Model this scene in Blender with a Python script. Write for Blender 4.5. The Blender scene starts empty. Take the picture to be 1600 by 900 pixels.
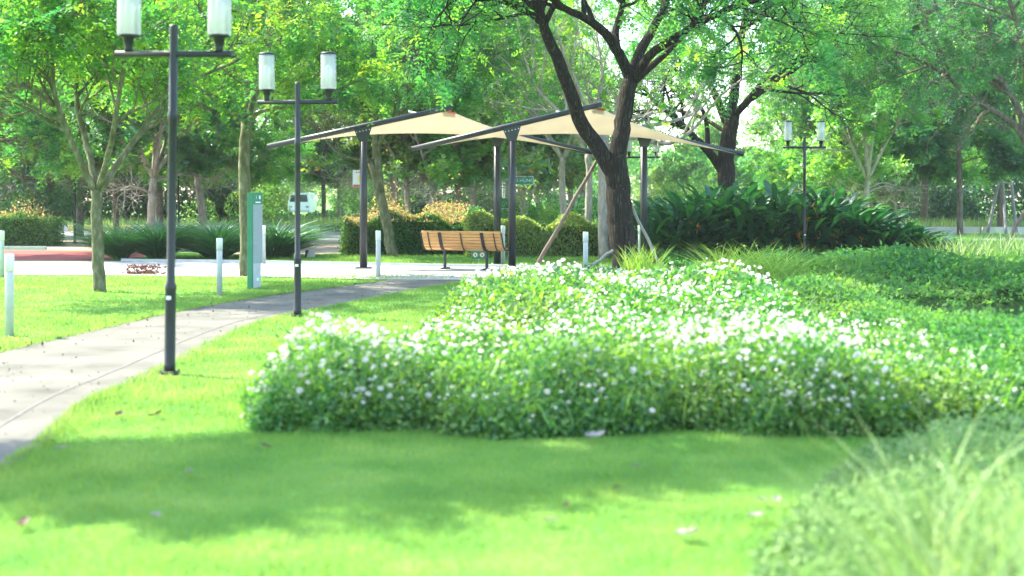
import bpy, math, random
import numpy as np

# ------------------------------------------------------------------ camera, sky, sun, exposure
S = bpy.context.scene
COL = S.collection
F, HY, CH = 2222.0, 312.0, 1.5            # focal length in photo pixels, horizon row, eye height
SUN_EL, SUN_AZ = math.radians(47), math.radians(-62)   # azimuth measured from +Y towards +X
SUN_DIR = np.array([math.sin(SUN_AZ)*math.cos(SUN_EL), math.cos(SUN_AZ)*math.cos(SUN_EL), math.sin(SUN_EL)])

cam = bpy.data.cameras.new('camera')
cam.sensor_width = 36; cam.lens = 50
cam.shift_y = -(450 - HY) / 1600
cam.clip_start = 0.1; cam.clip_end = 2000
cam.dof.use_dof = True; cam.dof.focus_distance = 29; cam.dof.aperture_fstop = 1.5
co = bpy.data.objects.new('camera', cam); COL.objects.link(co)
co.location = (0, 0, CH); co.rotation_euler = (math.pi/2, 0, 0)
S.camera = co

W = bpy.data.worlds.new('World'); S.world = W; W.use_nodes = True
nt = W.node_tree; nt.nodes.clear()
sky = nt.nodes.new('ShaderNodeTexSky'); sky.sky_type = 'NISHITA'; sky.sun_disc = False
sky.sun_elevation = SUN_EL; sky.sun_rotation = SUN_AZ
sky.air_density = 1.0; sky.dust_density = 1.2; sky.ozone_density = 1.0
bg = nt.nodes.new('ShaderNodeBackground'); bg.inputs[1].default_value = 0.15
wo = nt.nodes.new('ShaderNodeOutputWorld')
nt.links.new(sky.outputs[0], bg.inputs[0]); nt.links.new(bg.outputs[0], wo.inputs[0])

sl = bpy.data.lights.new('sun', 'SUN'); sl.energy = 3.0; sl.angle = math.radians(0.53); sl.color = (1.0, 0.95, 0.80)
so = bpy.data.objects.new('sun', sl); COL.objects.link(so)
from mathutils import Vector
so.rotation_euler = Vector(SUN_DIR).to_track_quat('Z', 'Y').to_euler()
so.location = (-20, 10, 30)

vs = S.view_settings
vs.view_transform = 'Standard'; vs.look = 'None'; vs.gamma = 1.0; vs.exposure = 2.68; vs.use_curve_mapping = False
S.cycles.use_denoising = True
S.cycles.max_bounces = 8; S.cycles.diffuse_bounces = 4; S.cycles.glossy_bounces = 2
S.cycles.transmission_bounces = 4; S.cycles.transparent_max_bounces = 8; S.cycles.volume_bounces = 0
S.cycles.sample_clamp_indirect = 6

# ------------------------------------------------------------------ helpers
def P(px, py, Y): return np.array([(px-800)/F*Y, Y, CH-(py-HY)/F*Y])
def G(px, py):
    Y = F*CH/(py-HY); return ((px-800)/F*Y, Y)
def nrm(a): return a/np.maximum(np.linalg.norm(a, axis=-1, keepdims=True), 1e-9)

class MB:
    def __init__(s): s.v=[]; s.l=[]; s.t=[]; s.sm=[]; s.mi=[]; s.n=0
    def add(s, v, f, smooth=False, mi=0):
        v=np.asarray(v, float).reshape(-1,3); f=np.asarray(f, np.int64)
        s.v.append(v); s.l.append((f+s.n).ravel()); s.t.append(np.full(len(f), f.shape[1], np.int64))
        s.sm.append(np.full(len(f), smooth)); s.mi.append(np.full(len(f), mi, np.int64)); s.n+=len(v)
    def poly(s, pts, mi=0): s.add(pts, [list(range(len(pts)))], mi=mi)
    def box(s, c, size, rz=0.0, b=0.0, mi=0):
        x,y,z=[q/2 for q in size]
        if b<=0:
            v=np.array([[i*x,j*y,k*z] for k in(-1,1) for j in(-1,1) for i in(-1,1)],float)
            f=[[0,2,3,1],[4,5,7,6],[0,1,5,4],[2,6,7,3],[0,4,6,2],[1,3,7,5]]
            fs=[np.array(f)]
        else:   # chamfered vertical edges and top edge
            o=[(x-b,-y),(x,-y+b),(x,y-b),(x-b,y),(-x+b,y),(-x,y-b),(-x,-y+b),(-x+b,-y)]
            sc=lambda q,d:[(u-math.copysign(d,u) if abs(u)>d else u, w-math.copysign(d,w) if abs(w)>d else w) for u,w in q]
            rings=[(sc(o,b*.6),-z),(o,-z+b*.6),(o,z-b*.6),(sc(o,b*.6),z)]
            v=np.array([[u,w,zz] for q,zz in rings for u,w in q],float)
            fq=[[r*8+i,r*8+(i+1)%8,(r+1)*8+(i+1)%8,(r+1)*8+i] for r in range(3) for i in range(8)]
            fs=[np.array(fq),np.array([list(range(7,-1,-1)),list(range(24,32))])]
        ca,sa=math.cos(rz),math.sin(rz)
        v=np.c_[v[:,0]*ca-v[:,1]*sa, v[:,0]*sa+v[:,1]*ca, v[:,2]]+np.asarray(c,float)
        base=s.n
        s.add(v,fs[0],mi=mi)
        for e in fs[1:]:
            s.l.append((e+base).ravel()); s.t.append(np.full(len(e),e.shape[1],np.int64)); s.sm.append(np.full(len(e),False)); s.mi.append(np.full(len(e),mi,np.int64))
    def tube(s, pts, rad, k=8, cap=True, smooth=True, mi=0, squash=None):
        pts=np.asarray(pts,float); n=len(pts); rad=np.broadcast_to(np.asarray(rad,float),(n,))
        t=np.empty_like(pts); t[1:-1]=pts[2:]-pts[:-2]; t[0]=pts[1]-pts[0]; t[-1]=pts[-1]-pts[-2]; t=nrm(t)
        m=np.abs(t).mean(0); ref=np.zeros(3); ref[int(np.argmin(m))]=1
        u=nrm(np.cross(t,ref)); w=np.cross(t,u)
        a=np.arange(k)*2*math.pi/k
        v=pts[:,None]+rad[:,None,None]*(np.cos(a)[None,:,None]*u[:,None]+np.sin(a)[None,:,None]*w[:,None])
        i=np.arange(n-1)[:,None]*k; j=np.arange(k)[None]; j2=(j+1)%k
        f=np.stack([i+j,i+j2,i+k+j2,i+k+j],-1).reshape(-1,4)
        base=s.n; s.add(v.reshape(-1,3),f,smooth,mi)
        if cap:
            e=np.array([list(range(k-1,-1,-1)),list(range((n-1)*k,n*k))])
            s.l.append((e+base).ravel()); s.t.append(np.full(2,k,np.int64)); s.sm.append(np.full(2,False)); s.mi.append(np.full(2,mi,np.int64))
    def lathe(s, prof, k=16, c=(0,0,0), smooth=True, mi=0, ribs=0):
        a=np.arange(k)*2*math.pi/k; n=len(prof)
        v=[]
        for r,z in prof:
            rr=np.full(k,r)
            if ribs: rr=rr*(1+ribs*(np.arange(k)%2))
            v.append(np.c_[np.cos(a)*rr,np.sin(a)*rr,np.full(k,z)])
        v=np.concatenate(v)+np.asarray(c,float)
        i=np.arange(n-1)[:,None]*k; j=np.arange(k)[None]; j2=(j+1)%k
        f=np.stack([i+j,i+j2,i+k+j2,i+k+j],-1).reshape(-1,4)
        base=s.n; s.add(v,f,smooth,mi)
        e=np.array([list(range(k-1,-1,-1)),list(range((n-1)*k,n*k))])
        s.l.append((e+base).ravel()); s.t.append(np.full(2,k,np.int64)); s.sm.append(np.full(2,False)); s.mi.append(np.full(2,mi,np.int64))
    def mesh(s, name, mats):
        me=bpy.data.meshes.new(name)
        v=np.concatenate(s.v).astype(np.float32); l=np.concatenate(s.l).astype(np.int32); t=np.concatenate(s.t).astype(np.int32)
        me.vertices.add(len(v)); me.vertices.foreach_set('co',v.ravel())
        me.loops.add(len(l)); me.loops.foreach_set('vertex_index',l)
        me.polygons.add(len(t)); st=np.zeros(len(t),np.int32); st[1:]=np.cumsum(t)[:-1]
        me.polygons.foreach_set('loop_start',st); me.polygons.foreach_set('loop_total',t)
        me.polygons.foreach_set('use_smooth',np.concatenate(s.sm))
        me.polygons.foreach_set('material_index',np.concatenate(s.mi).astype(np.int32))
        for m in (mats if isinstance(mats,(list,tuple)) else [mats]): me.materials.append(m)
        me.update(calc_edges=True); me.validate()
        return me
    def obj(s, name, mats, parent=None):
        o=bpy.data.objects.new(name,s.mesh(name,mats)); COL.objects.link(o)
        if parent is not None: o.parent=parent
        return o

def tag(o,label=None,cat=None,group=None,kind=None):
    if label: o['label']=label
    if cat: o['category']=cat
    if group: o['group']=group
    if kind: o['kind']=kind
    return o
def thing(name,label,cat,loc=(0,0,0),rz=0.0,group=None):
    o=bpy.data.objects.new(name,None); COL.objects.link(o); o.empty_display_size=.2
    o.location=[float(q) for q in loc]; o.rotation_euler=(0,0,rz)
    return tag(o,label,cat,group)
def dup(root,loc,rz=0.0,label=None,group=None,scale=1.0):
    r=root.copy(); COL.objects.link(r); r.location=[float(q) for q in loc]; r.rotation_euler=(0,0,rz); r.scale=(scale,)*3
    if label: r['label']=label
    if group: r['group']=group
    def rec(a,b):
        for ch in a.children:
            c=ch.copy(); COL.objects.link(c); c.parent=b; rec(ch,c)
    rec(root,r)
    return r

# ------------------------------------------------------------------ materials
def base_mat(name):
    m=bpy.data.materials.new(name); m.use_nodes=True; t=m.node_tree; t.nodes.clear()
    out=t.nodes.new('ShaderNodeOutputMaterial')
    return m,t,out
def node(t,kind,**kw):
    n=t.nodes.new(kind)
    for k,v in kw.items(): setattr(n,k,v)
    return n
def ramp(t,fac,stops):
    r=node(t,'ShaderNodeValToRGB'); e=r.color_ramp.elements
    while len(e)>1: e.remove(e[-1])
    e[0].position=stops[0][0]; e[0].color=(*stops[0][1],1)
    for p,c in stops[1:]:
        q=e.new(p); q.color=(*c,1)
    t.links.new(fac,r.inputs[0]); return r.outputs[0]
def noise(t,scale,detail=4,coord='Object',vec=(1,1,1),rough=.55):
    c=node(t,'ShaderNodeTexCoord'); mp=node(t,'ShaderNodeMapping'); mp.inputs['Scale'].default_value=vec
    n=node(t,'ShaderNodeTexNoise'); n.inputs['Scale'].default_value=scale; n.inputs['Detail'].default_value=detail; n.inputs['Roughness'].default_value=rough
    t.links.new(c.outputs[coord],mp.inputs[0]); t.links.new(mp.outputs[0],n.inputs['Vector'])
    return n.outputs['Fac']
def surf(name,stops,rough=.6,scale=4,vec=(1,1,1),bump=0.0,bscale=None,metallic=0.0,spec=.4,detail=5):
    m,t,out=base_mat(name); p=node(t,'ShaderNodeBsdfPrincipled')
    f=noise(t,scale,detail,vec=vec)
    t.links.new(ramp(t,f,stops),p.inputs['Base Color'])
    p.inputs['Roughness'].default_value=rough; p.inputs['Metallic'].default_value=metallic
    p.inputs['Specular IOR Level'].default_value=spec
    if bump:
        b=node(t,'ShaderNodeBump'); b.inputs['Strength'].default_value=1; b.inputs['Distance'].default_value=bump
        f2=noise(t,bscale or scale*3,6,vec=vec); t.links.new(f2,b.inputs['Height']); t.links.new(b.outputs[0],p.inputs['Normal'])
    t.links.new(p.outputs[0],out.inputs[0]); return m
def leafmat(name,stops,tstops=None,trans=.45,gloss=.022,hue=.12,hscale=.5,clump=0):
    m,t,out=base_mat(name)
    g=node(t,'ShaderNodeNewGeometry')
    fac=g.outputs['Random Per Island']
    if clump:
        cm=node(t,'ShaderNodeMapRange'); cm.inputs['From Min'].default_value=.32; cm.inputs['From Max'].default_value=.68; t.links.new(noise(t,clump,1),cm.inputs[0])
        mm=node(t,'ShaderNodeMix'); mm.data_type='FLOAT'; mm.inputs['Factor'].default_value=.68; t.links.new(fac,mm.inputs['A']); t.links.new(cm.outputs[0],mm.inputs['B']); fac=mm.outputs['Result']
    c=ramp(t,fac,stops)
    n=noise(t,hscale,2)
    hs=node(t,'ShaderNodeHueSaturation'); mr=node(t,'ShaderNodeMapRange')
    mr.inputs['From Min'].default_value=.3; mr.inputs['From Max'].default_value=.7
    mr.inputs['To Min'].default_value=.5-hue*.35; mr.inputs['To Max'].default_value=.5+hue*.25
    t.links.new(n,mr.inputs[0]); t.links.new(mr.outputs[0],hs.inputs['Hue']); t.links.new(c,hs.inputs['Color'])
    d=node(t,'ShaderNodeBsdfDiffuse'); t.links.new(hs.outputs[0],d.inputs[0])
    tr=node(t,'ShaderNodeBsdfTranslucent')
    c2=ramp(t,fac,tstops or [(p,(min(1,q[0]*2.2+.005),min(1,q[1]*2.35),q[2]*.9)) for p,q in stops])
    hs2=node(t,'ShaderNodeHueSaturation'); t.links.new(mr.outputs[0],hs2.inputs['Hue']); t.links.new(c2,hs2.inputs['Color'])
    t.links.new(hs2.outputs[0],tr.inputs[0])
    mx=node(t,'ShaderNodeMixShader'); mx.inputs[0].default_value=trans
    t.links.new(d.outputs[0],mx.inputs[1]); t.links.new(tr.outputs[0],mx.inputs[2])
    gl=node(t,'ShaderNodeBsdfGlossy'); gl.inputs['Roughness'].default_value=.5; gl.inputs[0].default_value=(.9,.95,1,1)
    m2=node(t,'ShaderNodeMixShader'); m2.inputs[0].default_value=gloss
    t.links.new(mx.outputs[0],m2.inputs[1]); t.links.new(gl.outputs[0],m2.inputs[2])
    t.links.new(m2.outputs[0],out.inputs[0]); return m

M={}
M['lawn']=surf('lawn_soil_grass',[(.3,(.07,.20,.032)),(.5,(.115,.26,.042)),(.7,(.17,.30,.06))],.9,1.6,bump=.02,bscale=60,spec=.1)
M['blade']=leafmat('lawn_grass_blades',[(0,(.065,.205,.032)),(.55,(.11,.27,.042)),(1,(.175,.325,.065))],[(0,(.22,.40,.06)),(.55,(.34,.50,.08)),(1,(.42,.56,.11))],trans=.4,gloss=.015,hscale=.6,hue=.04,clump=1.6)
M['path']=surf('path_concrete',[(.28,(.07,.067,.052)),(.45,(.114,.109,.087)),(.6,(.137,.131,.105)),(.75,(.172,.165,.134))],.88,1.3,bump=.004,bscale=50,spec=.2)
M['joint']=surf('path_joint',[(.3,(.10,.09,.08)),(.7,(.16,.15,.13))],.9,8)
M['plaza']=surf('plaza_paving',[(.25,(.27,.265,.245)),(.75,(.37,.36,.335))],.8,3,bump=.003,bscale=40,spec=.25)
M['red']=surf('red_rubber_track',[(.25,(.22,.055,.05)),(.75,(.31,.085,.075))],.9,5,bump=.004,bscale=90,spec=.15)
M['litter']=surf('leaf_litter',[(.25,(.19,.155,.115)),(.5,(.32,.26,.19)),(.75,(.42,.37,.29))],.95,1.3,bump=.03,bscale=14,spec=.1)
M['road']=surf('road_asphalt',[(.3,(.16,.16,.155)),(.7,(.24,.24,.23))],.85,1.5,bump=.004,bscale=50,spec=.25)
M['kerb']=surf('kerb_concrete',[(.3,(.42,.42,.39)),(.7,(.6,.59,.56))],.8,3,bump=.004)
M['kerb_dark']=surf('kerb_dark_paint',[(.3,(.04,.045,.05)),(.7,(.08,.085,.09))],.7,3)
M['kerb_yellow']=surf('kerb_yellow_paint',[(.3,(.45,.38,.08)),(.7,(.6,.5,.14))],.7,3)
M['mound']=surf('bed_stems_and_soil',[(.3,(.02,.045,.012)),(.7,(.05,.10,.02))],.95,9,bump=.05,bscale=25,spec=.05)
M['black']=surf('black_painted_steel',[(.3,(.006,.009,.011)),(.7,(.013,.017,.02))],.5,6,bump=.0006,bscale=60,spec=.5)
M['charcoal']=surf('charcoal_painted_steel',[(.3,(.011,.015,.017)),(.7,(.022,.027,.03))],.45,3,spec=.5)
M['white_metal']=surf('white_painted_metal',[(.3,(.62,.63,.61)),(.7,(.74,.75,.73))],.5,5,bump=.0008,bscale=50)
M['grey_metal']=surf('grey_painted_metal',[(.3,(.38,.40,.39)),(.7,(.48,.5,.49))],.5,5,bump=.0008,bscale=50)
M['galv']=surf('galvanised_post',[(.3,(.5,.52,.52)),(.7,(.62,.64,.64))],.45,6,metallic=.3)
M['green_sign']=surf('green_sign_face',[(.3,(.012,.17,.085)),(.7,(.02,.21,.105))],.45,4)
M['teal_sign']=surf('teal_street_sign_face',[(.3,(.01,.2,.15)),(.7,(.015,.25,.18))],.45,4)
M['sign_white']=surf('sign_white_vinyl',[(.3,(.68,.69,.68)),(.7,(.78,.79,.78))],.45,5)
M['sign_red']=surf('sign_red_vinyl',[(.3,(.6,.09,.04)),(.7,(.7,.13,.06))],.45,5)
M['sign_yellow']=surf('sign_yellow_vinyl',[(.3,(.75,.6,.04)),(.7,(.85,.7,.08))],.45,5)
M['panel']=surf('sign_grey_panel',[(.3,(.24,.28,.275)),(.7,(.31,.35,.34))],.5,14,vec=(.2,.2,6))
M['wood']=surf('bench_slat_wood',[(.25,(.36,.17,.055)),(.5,(.5,.26,.09)),(.75,(.58,.33,.14))],.55,5,vec=(.6,8,8),bump=.002,bscale=16)
M['stake']=surf('weathered_wooden_stake',[(.25,(.10,.07,.055)),(.75,(.22,.16,.13))],.85,6,vec=(6,6,.8),bump=.006,bscale=14)
M['stake_pale']=surf('pale_wooden_stake',[(.25,(.18,.18,.14)),(.75,(.32,.31,.26))],.85,6,vec=(6,6,.8),bump=.004,bscale=14)
M['stake_grey']=surf('grey_wooden_stake',[(.25,(.13,.13,.12)),(.75,(.24,.24,.22))],.85,6,vec=(6,6,.8),bump=.004,bscale=14)
M['bark']=surf('grey_brown_bark',[(.2,(.05,.042,.03)),(.5,(.125,.105,.075)),(.8,(.25,.22,.17))],.9,7,vec=(1.5,1.5,.5),bump=.025,bscale=18,spec=.15)
M['bark_dark']=surf('dark_fissured_bark',[(.3,(.012,.011,.009)),(.56,(.03,.026,.02)),(.7,(.10,.082,.055)),(.85,(.22,.19,.13))],.95,11,vec=(3.6,3.6,.28),bump=.05,bscale=14,spec=.1)
M['bark_moss']=surf('mossy_bark',[(.2,(.055,.06,.025)),(.5,(.12,.115,.06)),(.8,(.26,.25,.18))],.9,9,vec=(1.3,1.3,.6),bump=.02,bscale=20,spec=.15)
M['bark_pale']=surf('pale_bare_bark',[(.2,(.16,.135,.11)),(.5,(.30,.26,.215)),(.8,(.46,.42,.37))],.9,8,vec=(1.3,1.3,.5),bump=.015,bscale=20,spec=.15)
M['leaf_yellow']=leafmat('feathery_yellow_green_leaf',[(.1,(.02,.11,.04)),(.45,(.055,.18,.04)),(.70,(.12,.25,.035)),(.95,(.24,.31,.035))],trans=.52,hue=.08,clump=1.7)
M['leaf_mid']=leafmat('feathery_green_leaf',[(.1,(.018,.11,.05)),(.5,(.05,.19,.055)),(.8,(.11,.26,.05)),(1,(.22,.31,.045))],trans=.5,hue=.08,clump=1.5)
M['leaf_deep']=leafmat('deep_green_leaf',[(0,(.018,.09,.045)),(.6,(.04,.145,.055)),(1,(.09,.22,.065))],trans=.45,hue=.08,clump=1.2)
M['leaf_broad']=leafmat('broad_glossy_leaf',[(0,(.02,.10,.035)),(.6,(.045,.16,.04)),(1,(.12,.25,.055))],trans=.45,gloss=.07,hue=.08,clump=1.3)
M['leaf_bright']=leafmat('bright_broad_leaf',[(0,(.05,.17,.04)),(.5,(.10,.26,.05)),(1,(.2,.34,.06))],trans=.5,gloss=.07,hue=.06,clump=1.2)
M['leaf_autumn']=leafmat('mixed_green_orange_leaf',[(0,(.04,.12,.03)),(.6,(.10,.21,.045)),(.985,(.19,.28,.05)),(.99,(.45,.16,.05)),(1,(.5,.22,.06))],trans=.45,gloss=.08)
M['leaf_far']=leafmat('far_woodland_leaf',[(0,(.035,.13,.06)),(.5,(.08,.21,.075)),(1,(.17,.29,.09))],trans=.5,hue=.2,hscale=.12)
M['leaf_thicket']=leafmat('thicket_leaf_painted_shade',[(0,(.012,.05,.03)),(.7,(.025,.08,.035)),(1,(.05,.12,.04))],trans=.3,hue=.08,hscale=.2)  # leaf tone set darker to stand for shade from the crowns above
M['strap']=leafmat('strap_leaf',[(0,(.015,.09,.03)),(.6,(.03,.13,.035)),(1,(.07,.19,.04))],trans=.3,gloss=.09,hue=.06)
M['helic']=leafmat('large_paddle_leaf',[(0,(.008,.06,.028)),(.7,(.018,.095,.035)),(.93,(.03,.14,.035)),(1,(.06,.22,.03))],trans=.25,gloss=.045,hue=.05)
M['orange_petal']=leafmat('orange_bract',[(0,(.6,.22,.03)),(1,(.75,.36,.05))],trans=.3)
M['hedge']=leafmat('clipped_hedge_leaf',[(0,(.02,.085,.025)),(.6,(.045,.13,.025)),(1,(.10,.19,.035))],trans=.35,hue=.08)
M['hedge_new']=leafmat('orange_new_growth',[(0,(.16,.26,.06)),(.4,(.34,.32,.10)),(.7,(.55,.28,.12)),(1,(.55,.40,.16))],[(0,(.25,.42,.09)),(.4,(.5,.44,.13)),(.7,(.7,.33,.13)),(1,(.7,.5,.2))],trans=.45,hue=.04)
M['hedge_lime']=leafmat('olive_shrub_leaf',[(0,(.08,.15,.04)),(.6,(.17,.25,.06)),(1,(.32,.34,.12))],trans=.4,hue=.08)
M['bed']=leafmat('flower_bed_leaf',[(0,(.025,.115,.022)),(.5,(.075,.195,.035)),(1,(.18,.31,.06))],trans=.34,gloss=.04,hue=.07,hscale=.8)
M['petal']=leafmat('white_petal',[(0,(.66,.63,.54)),(1,(.80,.78,.70))],[(0,(.74,.71,.6)),(1,(.82,.8,.72))],trans=.35,gloss=.02,hue=0)
M['cover']=leafmat('creeping_ground_cover_leaf',[(0,(.025,.105,.038)),(.5,(.058,.165,.048)),(1,(.14,.25,.07))],trans=.4,gloss=.008,hue=.08,hscale=.35,clump=.5)
M['weed']=leafmat('weed_leaf',[(0,(.09,.19,.055)),(.5,(.16,.28,.085)),(1,(.27,.37,.16))],[(0,(.15,.32,.09)),(.5,(.22,.38,.11)),(1,(.3,.44,.16))],trans=.4,gloss=.008,hue=.02)
M['tall']=leafmat('tall_grass_blade',[(0,(.09,.20,.045)),(.5,(.15,.27,.07)),(1,(.25,.34,.13))],[(0,(.15,.30,.06)),(.5,(.26,.41,.09)),(1,(.40,.50,.17))],trans=.45,hue=.05)
M['tall_yellow']=leafmat('yellow_green_grass_blade',[(0,(.12,.24,.05)),(.5,(.19,.31,.07)),(1,(.30,.38,.12))],trans=.45,gloss=.01,hue=.04)
M['drylight']=leafmat('pale_dry_leaf',[(0,(.27,.24,.21)),(1,(.34,.31,.27))],[(0,(.27,.24,.21)),(1,(.34,.31,.27))],trans=.2,hue=0)
M['drybrown']=leafmat('brown_dry_leaf',[(0,(.075,.04,.025)),(1,(.13,.075,.045))],[(0,(.075,.04,.025)),(1,(.13,.075,.045))],trans=.2,hue=0)
M['purple']=leafmat('purple_leaf',[(0,(.045,.016,.022)),(1,(.10,.045,.05))],trans=.3,hue=0)
def sailmat():
    m,t,out=base_mat('beige_sail_fabric'); d=node(t,'ShaderNodeBsdfDiffuse'); tr=node(t,'ShaderNodeBsdfTranslucent'); mx=node(t,'ShaderNodeMixShader')
    f=noise(t,2,4); c=ramp(t,f,[(.3,(.64,.575,.48)),(.7,(.71,.645,.54))])
    t.links.new(c,d.inputs[0]); t.links.new(c,tr.inputs[0]); mx.inputs[0].default_value=.42
    t.links.new(d.outputs[0],mx.inputs[1]); t.links.new(tr.outputs[0],mx.inputs[2]); t.links.new(mx.outputs[0],out.inputs[0]); return m
M['sail']=sailmat()
def lampglass():
    m,t,out=base_mat('frosted_ribbed_glass'); d=node(t,'ShaderNodeBsdfTranslucent'); d.inputs[0].default_value=(.42,.47,.45,1)
    df=node(t,'ShaderNodeBsdfDiffuse'); df.inputs[0].default_value=(.42,.46,.45,1)
    mx=node(t,'ShaderNodeMixShader'); mx.inputs[0].default_value=.5
    tp=node(t,'ShaderNodeBsdfTransparent'); tp.inputs[0].default_value=(.92,.95,.94,1)
    m2=node(t,'ShaderNodeMixShader'); m2.inputs[0].default_value=.5
    gl=node(t,'ShaderNodeBsdfGlossy'); gl.inputs['Roughness'].default_value=.25
    m3=node(t,'ShaderNodeMixShader'); m3.inputs[0].default_value=.08
    L=t.links.new
    L(d.outputs[0],mx.inputs[1]); L(df.outputs[0],mx.inputs[2]); L(mx.outputs[0],m2.inputs[1]); L(tp.outputs[0],m2.inputs[2])
    L(m2.outputs[0],m3.inputs[1]); L(gl.outputs[0],m3.inputs[2]); L(m3.outputs[0],out.inputs[0]); return m
M['glass']=lampglass()
def watermat():
    m,t,out=base_mat('still_dark_water'); p=node(t,'ShaderNodeBsdfPrincipled'); p.inputs['Base Color'].default_value=(.015,.03,.02,1)
    p.inputs['Roughness'].default_value=.04; b=node(t,'ShaderNodeBump'); b.inputs['Distance'].default_value=.006
    t.links.new(noise(t,6,3),b.inputs['Height']); t.links.new(b.outputs[0],p.inputs['Normal']); t.links.new(p.outputs[0],out.inputs[0]); return m
M['water']=watermat()
def carglass():
    m,t,out=base_mat('tinted_windscreen'); p=node(t,'ShaderNodeBsdfPrincipled'); p.inputs['Base Color'].default_value=(.03,.04,.045,1); p.inputs['Roughness'].default_value=.08
    t.links.new(p.outputs[0],out.inputs[0]); return m
M['carglass']=carglass()
M['rubber']=surf('black_rubber',[(.3,(.015,.015,.015)),(.7,(.03,.03,.03))],.85,8)
M['van_paint']=surf('white_van_paint',[(.3,(.62,.64,.66)),(.7,(.7,.72,.73))],.35,2)

# ------------------------------------------------------------------ ground, paths, road, water
def pond_dip(x,y): return np.clip(1-(((x-7.9)/2.9)**2+((y-19.6)/2.3)**2),0,1)
def gh(x,y):
    x=np.asarray(x,float); y=np.asarray(y,float)
    h=.03*np.sin(x*.7+.4)*np.sin(y*.45)*np.clip((y-8)/10,0,1)*np.clip((x-4)/3,0,1)
    return h-.5*np.sqrt(pond_dip(x,y))
xs=np.unique(np.r_[[-600,-250,-120,-80],np.arange(-60,-12,4),np.arange(-12,4,1.0),np.arange(4,16,.4),np.arange(16,61,4),[80,120,250,600]])
ys=np.unique(np.r_[[-300,-100,-30],np.arange(-10,14,1.5),np.arange(14,26,.35),np.arange(26,130,4),[150,200,300,500,900]])
X,Y=np.meshgrid(xs,ys); V=np.c_[X.ravel(),Y.ravel(),gh(X.ravel(),Y.ravel())]
nx,ny=len(xs),len(ys); i=np.arange(ny-1)[:,None]*nx; j=np.arange(nx-1)[None]
b=MB(); b.add(V,np.stack([i+j,i+j+1,i+nx+j+1,i+nx+j],-1).reshape(-1,4),True)
tag(b.obj('ground',M['lawn']),kind='structure')

def strip(name,left,right,z,m):
    b=MB(); n=len(left); v=[(x,y,z) for x,y in left]+[(x,y,z) for x,y in right]
    b.add(v,[[k,n+k,n+k+1,k+1] for k in range(n-1)]); return tag(b.obj(name,m),kind='structure')
def spline(pts,n=60):
    pts=np.asarray(pts,float)
    if len(pts)<3: return np.linspace(pts[0],pts[-1],max(2,n))
    q=np.vstack([2*pts[0]-pts[1],pts,2*pts[-1]-pts[-2]]); out=[]; per=max(2,n//(len(pts)-1))
    for k in range(1,len(q)-2):
        for u in np.linspace(0,1,per,endpoint=False):
            p0,p1,p2,p3=q[k-1:k+3]
            out.append(.5*((2*p1)+(p2-p0)*u+(2*p0-5*p1+4*p2-p3)*u*u+(3*p1-p0-3*p2+p3)*u**3))
    out.append(pts[-1]); return np.array(out)
path_R=[(-2.75,-6),(-2.78,3),G(0,738),G(30,710),G(135,635),G(215,596),G(280,563),G(400,507),G(440,503),G(528,479),G(623,460),(-.9,25.6),(.2,27.2)]
path_R=[path_R[k] for k in (0,1,2,4,5,7,9,10,11,12)]
path_L=[(-5.15,-6),(-5.15,3),(-5.13,8),(-5.1,12),G(0,550),G(165,512),G(275,487),G(400,465),G(475,455),G(604,438)]
PR=spline(path_R,72); PL=spline(path_L,72); n=min(len(PR),len(PL)); PR=PR[:n]; PL=PL[:n]
strip('path',PL,PR,.004,M['path'])
PJ=PL+(PR-PL)*.80
strip('path_joint',PJ[:46]+(-.012,0),PJ[:46]+(.012,0),.008,M['joint'])
def near_path(x,y):
    xl=np.interp(y,PL[:,1],PL[:,0]); xr=np.interp(y,PR[:,1],PR[:,0]); return (x>xl)&(x<xr)&(y<27)
def polysheet(name,pts,z,m):
    b=MB(); b.poly([(x,y,z) for x,y in pts]); return tag(b.obj(name,m),kind='structure')
polysheet('plaza',[(-40,28.6),(-11,28.3),(-8,28.2),(-4.8,27.4),(-2.3,26.6),(4.2,26.2),(4.2,30.6),(1,31.0),(-1.9,31.9),(-5.9,33.6),(-9.5,34.6),(-40,34.9)],.008,M['plaza'])
b=MB(); pk=[(1,31.05),(-1.9,31.95),(-5.9,33.65),(-9.5,34.65)]
for (x0,y0),(x1,y1) in zip(pk,pk[1:]):
    a=math.atan2(y1-y0,x1-x0); b.box(((x0+x1)/2,(y0+y1)/2,.02),(math.hypot(x1-x0,y1-y0),.09,.09),a)
tag(b.obj('plaza_kerb',M['grey_metal']),kind='structure')
polysheet('red_track',[(-40,35.1),(-10.2,35.1),(-9.6,37),(-10.2,39.5),(-12,41.4),(-14,42.2),(-40,42.6)],.004,M['red'])
polysheet('dirt_verge',[(-45,42.9),(-14,42.6),(-9,41),(-7.6,39),(-5.6,38.6),(-4.2,41),(-3.6,52.5),(-45,54)],.004,M['litter'])
b=MB(); b.box((-29,42.75,.03),(30,.14,.14)); tag(b.obj('track_kerb',M['grey_metal']),kind='structure')
polysheet('road',[(-90,55),(-3,53.5),(60,50.5),(60,58.5),(0,66),(-90,73)],.004,M['road'])
b=MB(); px0=-60
rr=random.Random(4)
ex=lambda x: np.interp(x,[-90,0,60],[73.2,66.2,58.7])
for k in range(40):
    x0=-60+k*3; x1=x0+2.9; y0,y1=ex(x0),ex(x1); a=math.atan2(y1-y0,x1-x0)
    b.box(((x0+x1)/2,(y0+y1)/2,.13),(2.9,.3,.3),a,mi=(1 if (k%7)==3 else (2 if x0<-20 and k%2 else 0)))
tag(b.obj('road_kerb',[M['kerb'],M['kerb_dark'],M['kerb_yellow']]),kind='structure')
b=MB(); a=np.linspace(0,2*math.pi,40,endpoint=False)
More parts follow.
